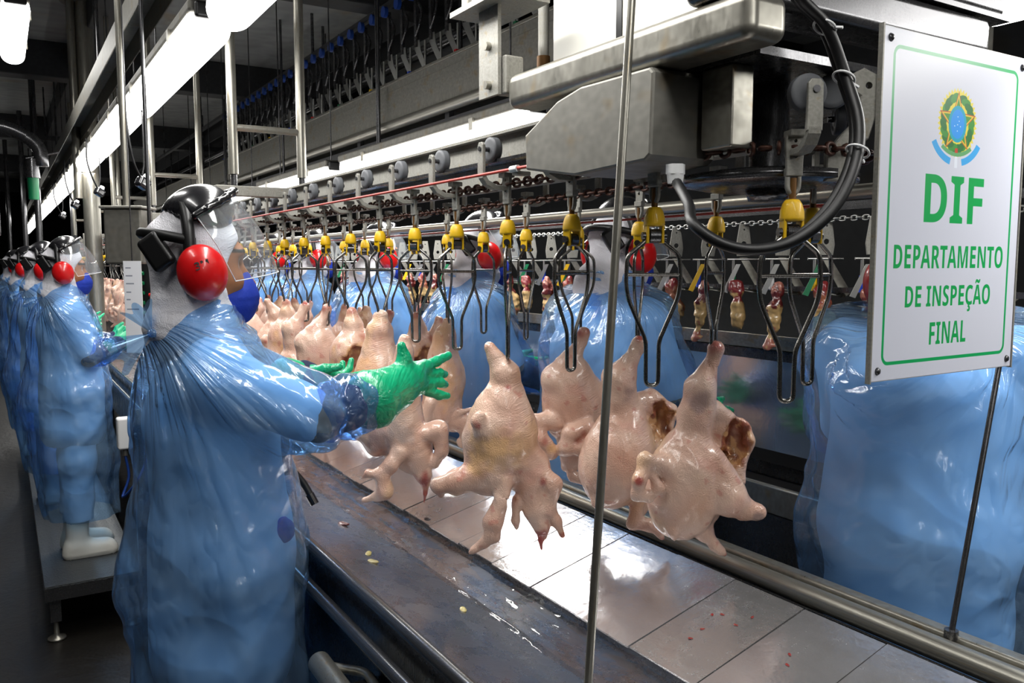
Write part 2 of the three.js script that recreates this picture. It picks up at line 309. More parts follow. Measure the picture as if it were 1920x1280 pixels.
lamp(-0.1, 3.02, -3.4, 1.3, 'added unseen high fill lamp above the nearest worker, left of the long row', undefined, LAMP_LIGHT * 0.55);  // second added fill lamp above the frame, brightens the back and lower gown
lamp(0.13, 3.02, -5.55, 1.15, 'lone tube lamp hanging at the top left corner', undefined, LAMP_LIGHT);
[[2.5, -6.5], [2.5, -10], [2.5, -14], [-0.4, -12], [-0.4, -17]].forEach(([x, z], i) => lamp(x, 2.7, z, 1.3, 'small distant lamp deep in the hall, ' + ord(i) + ' counted from the right', 'distant lamps', 0));
// rail that carries the left lamps, with its slots
{
  const t = thing('cable_tray', 'grey slotted steel channel running above the left row of lamps', 'cable tray', [0.5, 2.62, 0]);
  const w = [[-0.045, -14], [-0.045, 2.5]];
  part('web', box(-0.05, -0.046, 0, 0.09, -20, 2.5), M.steelDull, t); part('top_flange', box(-0.05, 0.05, 0.09, 0.094, -20, 2.5), M.steelDull, t); part('face', box(0.046, 0.05, 0, 0.09, -20, 2.5), M.steelDull, t);
  for (let i = 0; i < 60; i++) part('slot', box(0.0495, 0.0512, 0.025, 0.037, -2.4 - i * 0.062, -2.4 - i * 0.062 + 0.034), M.black, t);
  for (let i = 0; i < 9; i++) part('hanger_rod', rod([0, 0.09, -1.2 - i * 1.9], [0, 1.05, -1.2 - i * 1.9], 0.008), M.steelDark, t);
}
// plugs dangling from the lamps on their flex
[[0.545, 2.36, -4.0, 0.2], [0.55, 2.36, -5.9, 0.1], [0.53, 2.4, -7.6, 0.12], [0.53, 2.37, -9.2, 0.1]].forEach(([x, y, z, drop], i) => {
  const t = thing('dangling_plug', 'black plug on a drooping flex below the lamps, ' + ord(i) + ' from the viewer', 'plug', [x, y, z], 0.5, 'plugs below the lamps');
  part('flex', sweep(smooth([[-0.06, 0.14, 0], [-0.075, 0.0, 0.02], [-0.045, -drop, 0.02], [0, -drop - 0.06, 0]], 20), 0.005, 6), M.black, t);
  part('flex', sweep(smooth([[0.02, 0.1, 0], [0.02, -drop, 0.0], [0.01, -drop - 0.05, 0]], 14), 0.004, 6), M.black, t);
  part('body', xf(new RoundedBoxGeometry(0.06, 0.05, 0.045, 3, 0.014), [0.012, -drop - 0.085, 0], [0, 0, -0.5]), M.blackGloss, t);
  part('cap', xf(new THREE.CylinderGeometry(0.014, 0.018, 0.022, 12), [0.03, -drop - 0.058, 0], [0, 0, -0.5]), M.white, t);
});
// hanger frames for the trolley rail
[-2.98, -4.76, -6.5, -8.3, -10.1].forEach((z, i) => {
  const t = thing('rail_hanger', 'tubular steel frame hanging from the ceiling over the rail, ' + ord(i) + ' from the viewer', 'hanger frame', [0, 0, z], 0, 'hanger frames of the trolley rail');
  for (const x of [0.705, 0.945]) { part('tube', rod([x, 2.03, 0], [x, 3.67, 0], 0.0165, 0.0165, 16), M.steel, t); part('bolt', rod([x, 1.99, 0], [x, 2.03, 0], 0.011, 0.011, 10), M.steelDark, t); }
  part('cross_tube', rod([0.705, 2.19, 0], [0.945, 2.19, 0], 0.012), M.steel, t);
  part('bracket_bar', box(0.64, 1.0, 1.955, 1.99, -0.02, 0.02, 0.003), M.cast, t); part('drop_bar', box(0.64, 0.675, 1.7 + 0.13, 1.955, -0.02, 0.02, 0.003), M.cast, t);
});
[[-0.2, -8.2], [0.35, -9.6], [0.3, -12.5], [0.75, -10.9], [0.15, -15], [1.3, -12], [1.9, -9.5]].forEach(([x, z], i) => solo('drop_pipe', rod([x, 1.4, z], [x, 3.67, z], 0.03), M.steelDark, 'thin dark pipe dropping from the ceiling in the distance, ' + ord(i) + ' of its kind', 'pipe', [0, 0, 0], 'distant drop pipes'));
{ // bent duct and bundle at the far left
  const t = thing('bent_duct', 'dark bent pipe with a hanging valve under the left ceiling', 'pipe', [0, 0, 0]);
  part('duct', sweep(rounded([[-0.35, 2.75, -7.2], [0.12, 2.72, -7.2], [0.3, 2.6, -7.2], [0.3, 2.45, -7.2]], 0.12, 6), 0.05, 12), M.steelDark, t);
  part('valve', rod([0.24, 2.36, -7.2], [0.24, 2.5, -7.2], 0.05, 0.04), M.steelDark, t); part('bottle', rod([0.24, 2.2, -7.2], [0.24, 2.36, -7.2], 0.035, 0.04), M.greenPlastic, t);
  part('lever', rod([0.2, 2.5, -7.2], [0.42, 2.56, -7.2], 0.008), M.steelDark, t);
}
solo('grey_cabinet', box(-0.3, 0.015, 1.9, 2.85, -6.3, -5.9, 0.01), M.steelDark, 'grey sheet metal cabinet at the left edge of the picture', 'cabinet');

// ------------------------------------------------------------------ trough
const trough = thing('inspection_trough', 'wet stainless steel trough running below the hanging chickens', 'trough');
{
  const Z0 = -0.25, Z1 = -14;
  const sheet = (xa, ya, xb, yb, z0, z1, th = 0.003) => { const L = Math.hypot(xb - xa, yb - ya), a = Math.atan2(yb - ya, xb - xa), g = new THREE.BoxGeometry(L, th, Math.abs(z1 - z0), 1, 1, 1); g.rotateZ(a); g.translate((xa + xb) / 2, (ya + yb) / 2, (z0 + z1) / 2); return boxuv(g); };
  part('side_panel', sheet(0.572, 1.085, 0.83, 1.006, Z0, Z1), M.trough, trough);
  part('channel', merge(sheet(0.83, 1.006, 0.955, 1.0, Z0, Z1), sheet(0.955, 1.0, 0.9551, 1.02, Z0, Z1, 0.002)), M.trough, trough);
  for (let i = 0; i < 50; i++) {
    const z = -0.3 - i * 0.166, k = (i % 3) * 0.0007;
    const p = part('plate', sheet(0.95 - (i % 2) * 0.004, 1.019 + k, 1.222, 1.09 + k, z, z - 0.1638 + (i % 4) * 0.0003, 0.004), i % 3 === 1 ? M.plateB : M.plateA, trough);
    p.rotation.x = 0;
  }
  part('far_plate', sheet(0.95, 1.02, 1.222, 1.09, -0.3 - 50 * 0.166, Z1), M.plateA, trough);
  part('left_rail', rod([0.556, 1.1, Z0], [0.556, 1.1, Z1], 0.0135, 0.0135, 16), M.steelDark, trough);
  part('lower_rail', rod([0.53, 1.035, Z0], [0.53, 1.035, Z1], 0.013, 0.013, 16), M.steelDark, trough);
  part('skirt', box(0.56, 0.566, 0.82, 1.09, Z1, Z0), M.steelDark, trough);
  part('right_skirt', box(1.24, 1.246, 0.8, 1.085, Z1, Z0), M.steelDark, trough);
  part('right_rail', rod([1.268, 1.097, Z0], [1.268, 1.097, Z1], 0.02, 0.02, 16), M.steel, trough);
  part('outer_rail', box(1.292, 1.325, 1.095, 1.118, Z1, Z0, 0.008), M.steel, trough);
  for (let i = 0; i < 8; i++) for (const x of [0.58, 1.27]) part('leg', box(x - 0.025, x + 0.025, 0, 1.08, -1.0 - i * 1.7 - 0.025, -1.0 - i * 1.7 + 0.025, 0.004), M.steelDark, trough);
  // running water in the channel
  const g = new THREE.PlaneGeometry(0.2, 7.6, 40, 1500); g.rotateX(-Math.PI / 2); g.translate(0.855, 0, -4.05); const p = g.attributes.position;
  for (let i = 0; i < p.count; i++) {
    const x = p.getX(i), z = p.getZ(i), ring = Math.hypot(x - 0.86, (z + 1.02) * 0.8), rip = 0.0016 * Math.sin(ring * 260) * Math.exp(-ring * 22);
    p.setY(i, 1.0145 + (x < 0.8 ? (0.8 - x) * 0.1 : 0) + 0.003 * N(x * 34, z * 5, 0) + 0.0016 * N(x * 60, z * 11, 4) + 0.0005 * N(x * 120, z * 50, 7) + rip);
  }
  g.computeVertexNormals(); const w = part('water', g, M.water, trough, 'thin stream of rippling water'); w.userData.kind = 'stuff';
}
// bent pipe handle at the lower edge
{
  const t = thing('pipe_handle', 'short open steel pipe with a bent handle at the bottom edge', 'pipe');
  part('pipe', rod([0.487, 0.955, -1.5], [0.487, 0.945, -1.2], 0.0215, 0.0215, 20), M.steel, t);
  part('handle', sweep(rounded([[0.5, 0.955, -1.47], [0.545, 0.962, -1.4], [0.53, 0.95, -1.15]], 0.02, 4), 0.009, 10), M.steel, t);
  part('bracket', box(0.5, 0.56, 0.93, 0.95, -1.4, -1.36), M.steelDark, t);
}
// ------------------------------------------------------------------ platforms
function platform(x0, x1, y, z0, z1, label) {
  const t = thing('work_platform', label, 'platform');
  part('deck', box(x0, x1, y - 0.01, y, z1, z0), M.tread, t); part('frame', merge(box(x0, x1, y - 0.07, y - 0.011, z0 - 0.03, z0), box(x0, x0 + 0.03, y - 0.07, y - 0.011, z1, z0 - 0.031), box(x1 - 0.03, x1, y - 0.07, y - 0.011, z1, z0 - 0.031)), M.steelDark, t);
  for (const x of [x0 + 0.04, x1 - 0.04]) for (const z of [z0 - 0.05, z1 + 0.05]) { const l = part('leg', box(x - 0.022, x + 0.022, 0.09, y - 0.07, z - 0.022, z + 0.022), M.steelDark, t); part('levelling_foot', lathe([[0, 0], [0.04, 0], [0.038, 0.012], [0.012, 0.025], [0.008, 0.09], [0, 0.09]], 16).translate(x, 0, z), M.steel, l); }
}
platform(0.1, 0.5, 0.27, -4.17, -8.5, 'metal tread platform under the white boots of the second worker');
platform(0.1, 0.5, 0.27, -0.9, -2.4, 'metal tread platform under the nearest worker, below the picture');
platform(1.34, 1.78, 0.33, -0.5, -7.5, 'metal tread platform behind the trough under the row of right workers');
{
  const t = thing('socket_box', 'pale grey socket box between the second worker and the nearest one', 'socket box', [0.43, 0.98, -3.95]);
  part('case', new RoundedBoxGeometry(0.06, 0.14, 0.06, 3, 0.01), M.white, t); part('knob', rod([0.03, -0.01, 0.02], [0.045, -0.01, 0.02], 0.012), M.black, t); part('gland', rod([0, -0.1, 0], [0, -0.07, 0], 0.012), M.steel, t);
  part('cable', sweep(smooth([[0, -0.1, 0], [0.01, -0.2, 0], [-0.02, -0.28, 0.02], [0.03, -0.2, 0.1], [0.08, -0.1, 0.1]], 24), 0.006, 6), M.blueWheel, t); part('post', box(0.035, 0.07, -0.98, 0.1, -0.02, 0.02), M.steelDark, t);
}

// ------------------------------------------------------------------ overhead line: rail, trolleys with shackles, chain
{
  const t = thing('trolley_rail', 'grey steel beam carrying the trolley wheels above the front chain', 'rail');
  part('beam', merge(box(0.915, 0.921, 1.925, 1.99, -14, -1.2), box(0.9, 0.936, 1.918, 1.925, -14, -1.2), box(0.9, 0.936, 1.99, 1.996, -14, -1.2)), M.cast, t);
  part('runway', box(0.862, 0.9, 1.925, 1.931, -14, -1.2), M.steelDark, t);
  const b = thing('return_rail', 'grey steel beam of the return line behind the front chain', 'rail');
  part('beam', merge(box(1.155, 1.161, 1.925, 1.99, -14, -1.0), box(1.14, 1.176, 1.918, 1.925, -14, -1.0)), M.cast, b);
  solo('red_guide_rod', rod([0.826, 1.897, -1.26], [0.826, 1.897, -14], 0.0032, 0.0032, 10), M.redPipe, 'long thin red rod along the front of the trolley arms', 'rod');
  solo('thin_red_rod', rod([1.33, 1.83, -1.0], [1.33, 1.83, -14], 0.0028, 0.0028, 8), M.redPipe, 'dark red rod farther back behind the return shackles', 'rod');
  solo('grey_conduit', rod([1.42, 1.86, -0.95], [1.42, 1.86, -14], 0.014, 0.014, 12), M.steel, 'grey pipe running level behind the return chain', 'pipe');
  const j = thing('rod_joint', 'white plastic joint on the red rod beside the guard box', 'joint', [0.826, 1.897, -1.33]);
  part('sleeve', rod([0, 0, -0.012], [0, 0, 0.012], 0.0062), M.white, j); part('sleeve', rod([0, 0, 0.05], [0, 0, 0.07], 0.0065), M.white, j); part('clamp', box(0.0, 0.03, -0.012, -0.004, -0.01, 0.01, 0.002), M.steel, j);
}
// the shackle: a bent bar with one slot; its pivot is the origin
const shackleGeo = merge(
  sweep(rounded([[0.004, 0, 0], [0.044, -0.032, 0], [0.046, -0.075, 0], [0.042, -0.1, 0], [0.011, -0.17, 0], [0.0105, -0.243, 0], [-0.0105, -0.243, 0], [-0.011, -0.17, 0], [-0.042, -0.1, 0], [-0.046, -0.075, 0], [-0.044, -0.032, 0], [-0.004, 0, 0]], 0.0105, 4), 0.0036, 8),
  rod([-0.046, -0.062, 0], [0.046, -0.062, 0], 0.003, 0.003, 8));
const coneGeo = lathe([[0, 0.046], [0.0085, 0.046], [0.0105, 0.0445], [0.0135, 0.04], [0.0165, 0.03], [0.0172, 0.02], [0.0165, 0.016], [0.0125, 0.015], [0, 0.015]], 20);
const forkGeo = merge([-1, 1].map((s) => box(s * 0.0125 - 0.0022, s * 0.0125 + 0.0022, -0.012, 0.022, -0.009, 0.009, 0.0015)));
const pivotGeo = merge(xf(new THREE.CylinderGeometry(0.0115, 0.0115, 0.017, 16), [0, 0, 0], [0, 0, Math.PI / 2]), xf(new THREE.CylinderGeometry(0.0065, 0.0065, 0.04, 10), [0, 0, 0], [0, 0, Math.PI / 2]));
const wheelGeo = xf(lathe([[0, -0.009], [0.011, -0.009], [0.012, -0.0065], [0.018, -0.0065], [0.019, -0.009], [0.0245, -0.0085], [0.0255, -0.005], [0.0247, -0.002], [0.0255, 0.001], [0.0247, 0.004], [0.025, 0.008], [0.018, 0.009], [0, 0.009]], 24), [0, 0, 0], [0, 0, Math.PI / 2]);
const armGeo = merge(   // wheel arm: upright beside the rail, sweeping in under it, then a plate at the chain
  xf(extr([[-0.0105, 0.012], [-0.006, 0.0175], [0.006, 0.0175], [0.0105, 0.012], [0.011, -0.03], [0.0115, -0.05], [-0.0105, -0.05], [-0.011, -0.03]], 0.007, 0.001, [[0, 0.004, 0.005]]), [0, 0, 0], [0, Math.PI / 2, 0]),
  xf(extr([[-0.004, -0.045], [0.004, -0.045], [0.012, -0.058], [0.03, -0.066], [0.062, -0.068], [0.062, -0.076], [0.026, -0.076], [0.008, -0.068], [-0.003, -0.054]], 0.018, 0.001)));
const plateGeo = merge(xf(extr([[-0.013, 0.028], [0.013, 0.028], [0.014, 0.01], [0.012, -0.008], [0.0115, -0.028], [-0.0115, -0.028], [-0.012, -0.008], [-0.014, 0.01]], 0.008, 0.001, [[0, -0.004, 0.0042], [0, 0.017, 0.0035]]), [0, 0, 0], [0, Math.PI / 2, 0]), box(-0.014, 0.012, 0.022, 0.032, -0.012, 0.012, 0.002));
const clevisGeo = merge(sweep(rounded([[0, 0.006, -0.008], [0, -0.022, -0.008], [0, -0.03, 0], [0, -0.022, 0.008], [0, 0.006, 0.008]], 0.006, 3), 0.004, 8), box(-0.006, 0.006, -0.004, 0.008, -0.012, 0.012, 0.002));
function makeTrolley() {
  const t = new THREE.Group(); t.name = 'shackle_trolley';       // origin: shackle pivot; the line runs along z
  const w = part('wheel', wheelGeo, M.rubber, t); w.position.set(-0.036, 0.186, 0);
  part('axle', xf(new THREE.CylinderGeometry(0.005, 0.005, 0.05, 10), [-0.043, 0.186, 0], [0, 0, Math.PI / 2]), M.steelDark, t);
  const a = part('arm', armGeo, M.cast, t); a.position.set(-0.062, 0.182, 0);
  const p = part('chain_plate', plateGeo, M.cast, t); p.position.set(-0.002, 0.11, 0);
  const c = part('clevis', clevisGeo, M.cast, t); c.position.set(0, 0.082, 0);
  part('rusty_pin', rod([0, 0.044, 0], [0, 0.076, 0], 0.0052, 0.0052, 10), M.rustPin, t);
  const y = part('yellow_swivel', coneGeo, M.yellow, t); part('fork', forkGeo, M.yellow, y);
  part('pivot', pivotGeo, M.steelDark, t);
  part('shackle', shackleGeo, M.shackle, t);
  return t;
}
const PITCH = 0.2265, LINE_Y = 1.765;
let proto = null;
function trolley(x, z, turn, swing, label, group, mirror = 1) {
  const t = proto ? proto.clone() : (proto = makeTrolley()); t.name = numbered('shackle_trolley'); t.position.set(x, LINE_Y, z); t.rotation.y = turn;
  for (const c of t.children) { if (['yellow_swivel', 'pivot', 'shackle'].includes(c.name)) c.rotation.y = swing - turn; }
  t.userData = { label, category: 'shackle', group }; scene.add(t);
}
const FACE = -0.553;      // turn that sets a shackle square to the viewer
const swings = [0.15, 0.75, 1.45, 0.45, -0.35, 0.95, 0.2, -0.8, 0.6, 1.2, -0.2, 0.4];
const frontZ = []; for (let i = 0; i < 56; i++) frontZ.push(-1.023 - i * PITCH);
frontZ.forEach((z, i) => { if (i > 15 && i < 27) return;
  trolley(0.9, z, 0, FACE + (i < 12 ? swings[i] : rr(-1.2, 1.2)), i < 16 ? 'shackle on a yellow swivel of the front line, ' + ord(i) + ' from the guard box' : 'far shackle of the front line left of the nearest worker, ' + ord(i - 27) + ' along', i < 16 ? 'front line shackles' : 'far front line shackles'); });
const backZ = []; for (let i = 0; i < 30; i++) backZ.push(-1.163 - i * PITCH);
backZ.forEach((z, i) => { if (i > 17) return; trolley(1.18, z, Math.PI, FACE + (i === 0 ? 0.95 : rr(-1.3, 1.3)), 'smaller shackle of the return line, ' + ord(i) + ' from the turning wheel', 'return line shackles'); });
// on the turning wheel
trolley(0.96, -0.8, 1.1, FACE + 0.1, 'shackle on the turning wheel, left of the two under the black cable', 'shackles on the turning wheel');
trolley(1.13, -0.9, 2.4, FACE + 0.45, 'shackle on the turning wheel, right of the two under the black cable', 'shackles on the turning wheel');
// chain of alternating links
const linkPts = (l, w) => { const o = []; for (let i = 0; i < 16; i++) { const a = i / 16 * 2 * Math.PI, c = Math.cos(a), s = Math.sin(a); o.push([0, w * s, (l - w) * Math.sign(c) * Math.min(1, Math.abs(c) * 1.6) + w * c]); } return o; };
const linkA = sweep(linkPts(0.0125, 0.0078), 0.0032, 6, true), linkB = xf(linkA, [0, 0, 0], [0, 0, Math.PI / 2]);
function chain(name, x, y, z0, n, step, mat, label, scale = 1) {
  const t = thing(name, label, 'chain', [x, y, z0]);
  for (let i = 0; i < n; i++) { const m = part('link', i % 2 ? linkB : linkA, mat, t); m.position.z = -i * step; m.scale.setScalar(scale); m.rotation.z = rr(-0.25, 0.25); }
  return t;
}
chain('conveyor_chain', 0.9, 1.884, -1.03, 190, 0.0206, M.rust, 'rusty brown link chain pulling the front line of shackles');
chain('return_chain', 1.18, 1.884, -1.0, 150, 0.0206, M.rust, 'rusty link chain of the return line behind the front one');
// ------------------------------------------------------------------ drive station
{
  const t = thing('turning_wheel', 'dark horizontal chain wheel under the drive station', 'wheel', [1.045, 1.85, -0.92]);
  part('disc', lathe([[0, -0.012], [0.1, -0.012], [0.135, -0.005], [0.135, 0.008], [0.1, 0.014], [0.03, 0.014], [0.03, 0.2], [0, 0.2]], 40), M.steelDark, t);
  part('hub', lathe([[0, -0.03], [0.03, -0.03], [0.035, -0.012], [0, -0.012]], 24), M.steelDark, t);
  const links = []; for (let i = 0; i < 24; i++) { const a = Math.PI * (i / 23) , m = part('link', i % 2 ? linkB : linkA, M.rust, t); m.position.set(-Math.cos(a) * 0.14, 0.034, Math.sin(a) * 0.14); m.rotation.y = -a; }
  const g = thing('guard_box', 'grey sheet steel guard box with a sloping front end over the chain', 'guard');
  const face = new THREE.Shape(); [[1.245, 1.885], [1.1, 1.862], [0.928, 1.868], [0.916, 1.876], [0.912, 1.99], [0.92, 1.998], [1.085, 2.0], [1.15, 1.988], [1.248, 1.945]].forEach(([z, y], i) => i ? face.lineTo(z, y) : face.moveTo(z, y));
  const eg = new THREE.ExtrudeGeometry(face, { depth: 0.12, bevelEnabled: true, bevelThickness: 0.004, bevelSize: 0.004, bevelOffset: -0.004, bevelSegments: 2 });
  eg.rotateY(Math.PI / 2); eg.translate(0.8, 0, 0); boxuv(eg); part('case', eg, M.steelDull, g);
  part('gland', merge(xf(new THREE.CylinderGeometry(0.014, 0.014, 0.014, 6), [0.83, 1.855, -0.9]), rod([0.83, 1.835, -0.9], [0.83, 1.85, -0.9], 0.011, 0.013)), M.white, g);
  const f = thing('drive_frame', 'heavy rounded stainless frame of the overhead drive station', 'frame');
  const prof = (x0, x1, y0, y1, z0, z1, b) => box(x0, x1, y0, y1, z0, z1, b);
  part('side_tube', prof(0.8, 0.875, 2.0, 2.062, -1.32, -0.74, 0.018), M.steel, f);
  part('front_tube', prof(0.8, 1.42, 2.063, 2.125, -0.86, -0.785, 0.014), M.steelDark, f);
  part('base_plate', prof(0.876, 1.36, 2.0, 2.012, -1.3, -0.79), M.steelDark, f);
  part('far_tube', prof(1.36, 1.43, 2.0, 2.062, -1.32, -0.79, 0.014), M.steelDark, f);
  part('post', prof(0.882, 0.927, 1.885, 2.0, -0.905, -0.845, 0.004), M.steel, f);
  part('cross_bar', prof(0.93, 1.1, 1.945, 1.985, -1.1, -1.07, 0.003), M.steel, f);
  const br = part('end_bracket', merge(prof(0.79, 0.797, 2.03, 2.19, -1.4, -1.33), prof(0.8, 0.84, 2.03, 2.1, -1.35, -1.32, 0.004), prof(0.76, 0.87, 2.19, 2.2, -1.46, -1.28)), M.cast, f);
  for (const [y, z] of [[2.05, -1.36], [2.12, -1.36]]) part('bolt', xf(new THREE.CylinderGeometry(0.008, 0.008, 0.012, 6), [0.786, y, z], [0, 0, Math.PI / 2]), M.steel, br);
  for (const z of [-1.43, -1.39]) part('nut', box(0.775, 0.8, 2.2, 2.225, z - 0.012, z + 0.012, 0.003), M.cast, br);
  part('pipe', rod([0.95, 2.11, -1.42], [0.95, 2.75, -1.42], 0.011), M.cast, f); part('pipe_collar', rod([0.95, 2.1, -1.42], [0.95, 2.135, -1.42], 0.0135), M.rustPin, f);
  const w = solo('white_panel', boxuv(extr([[0, 0], [0.5, 0], [0.5, 0.6], [0, 0.6]], 0.004)).rotateY(Math.PI / 2).translate(0.935, 2.062, -0.86), M.whitePanel, 'bright white sheet panel with a dark slot above the frame tube', 'panel');
  part('slot', box(0.9305, 0.9325, 2.105, 2.2, -1.165, -1.15), M.black, w);
  for (const [i, x0, x1, y0, y1, z0, z1] of [[0, 0.945, 1.12, 2.14, 2.62, -1.0, -0.79], [1, 1.135, 1.47, 2.135, 2.62, -1.02, -0.79]]) {
    const m = thing('motor_housing', i ? 'larger dark steel motor housing above the sign' : 'narrow dark steel motor housing beside the white panel', 'housing');
    part('shell', prof(x0, x1, y0, y1, z0, z1, 0.012), M.steelDark, m); part('lip', prof(x0 - 0.004, x1 + 0.004, y0 - 0.008, y0, z0, z1 + 0.006), M.steelDark, m);
  }
  const b = thing('lamp_post_bracket', 'dull steel bracket block hanging near the lamp above the sign', 'bracket', [1.8, 2.0, -1.05]);
  part('block', box(-0.04, 0.04, 0.1, 0.3, -0.04, 0.04, 0.01), M.steelDull, b); part('foot', box(-0.055, 0.055, 0.08, 0.1, -0.05, 0.05, 0.006), M.steelDull, b); part('tie', sweep(smooth([[-0.01, 0.08, 0], [-0.012, 0.04, 0.0], [-0.004, 0.01, 0.01]], 8), 0.006, 6), M.white, b);
  // S-shaped arm beyond the wheel
  const s = thing('curved_arm', 'dark curved cast arm of a trolley rounding the wheel', 'arm', [1.045, 1.9, -0.79]);
  part('casting', xf(extr([[0.01, 0.09], [0.03, 0.1], [0.05, 0.09], [0.052, 0.04], [0.04, 0.0], [0.015, -0.02], [0.01, -0.06], [-0.02, -0.06], [-0.02, -0.02], [0.0, 0.005], [0.02, 0.025], [0.026, 0.06], [0.012, 0.07]], 0.014, 0.002, [[0.037, 0.075, 0.007]]), [0, 0, 0], [0, FACE, 0]), M.cast, s);
  part('wheel', xf(wheelGeo, [0.02, 0.075, -0.03], [0, FACE + 1.2, 0]), M.rubber, s);
  const c = thing('black_cable', 'thick black cable drooping in a loop below the drive station', 'cable');
  const pts = [[0.83, 1.84, -0.9], [0.8, 1.8, -0.84], [0.774, 1.772, -0.803], [0.787, 1.747, -0.768], [0.814, 1.738, -0.739], [0.861, 1.75, -0.712], [0.903, 1.787, -0.69], [0.939, 1.846, -0.685], [0.964, 1.904, -0.7], [0.97, 1.967, -0.727], [0.938, 2.03, -0.735], [0.873, 2.07, -0.735], [0.86, 2.2, -0.74]];
  part('strand', sweep(smooth(pts, 90), 0.0075, 10), M.black, c);
  part('strand', sweep(smooth(pts.slice(3).map(([x, y, z], i) => [x + 0.008, y + 0.004 - (i < 3 ? 0.004 : 0), z - 0.014]), 80), 0.0065, 10), M.black, c);
  for (const [x, y, z, e] of [[0.97, 1.967, -0.73, 0.4], [0.95, 1.865, -0.69, -0.2], [0.938, 2.03, -0.738, 1.2]]) part('cable_tie', xf(merge(new THREE.TorusGeometry(0.0145, 0.0016, 6, 20), box(0.012, 0.024, -0.0015, 0.0015, -0.0015, 0.0015)), [x, y, z], [Math.PI / 2, FACE, e]), M.white, c);
}
// slim leaning rod in front of the chickens
{
  const t = thing('leaning_rod', 'slim steel rod leaning across the picture in front of the chickens', 'rod');
  part('bar', rod([0.742, 2.16, -0.889], [0.642, 1.066, -0.855], 0.006, 0.006, 14), M.steel, t); part('collar', rod([0.743, 2.15, -0.889], [0.745, 2.17, -0.8895], 0.012), M.steelDark, t); part('bracket', box(0.74, 0.81, 2.152, 2.164, -0.9, -0.88), M.steelDark, t);
}
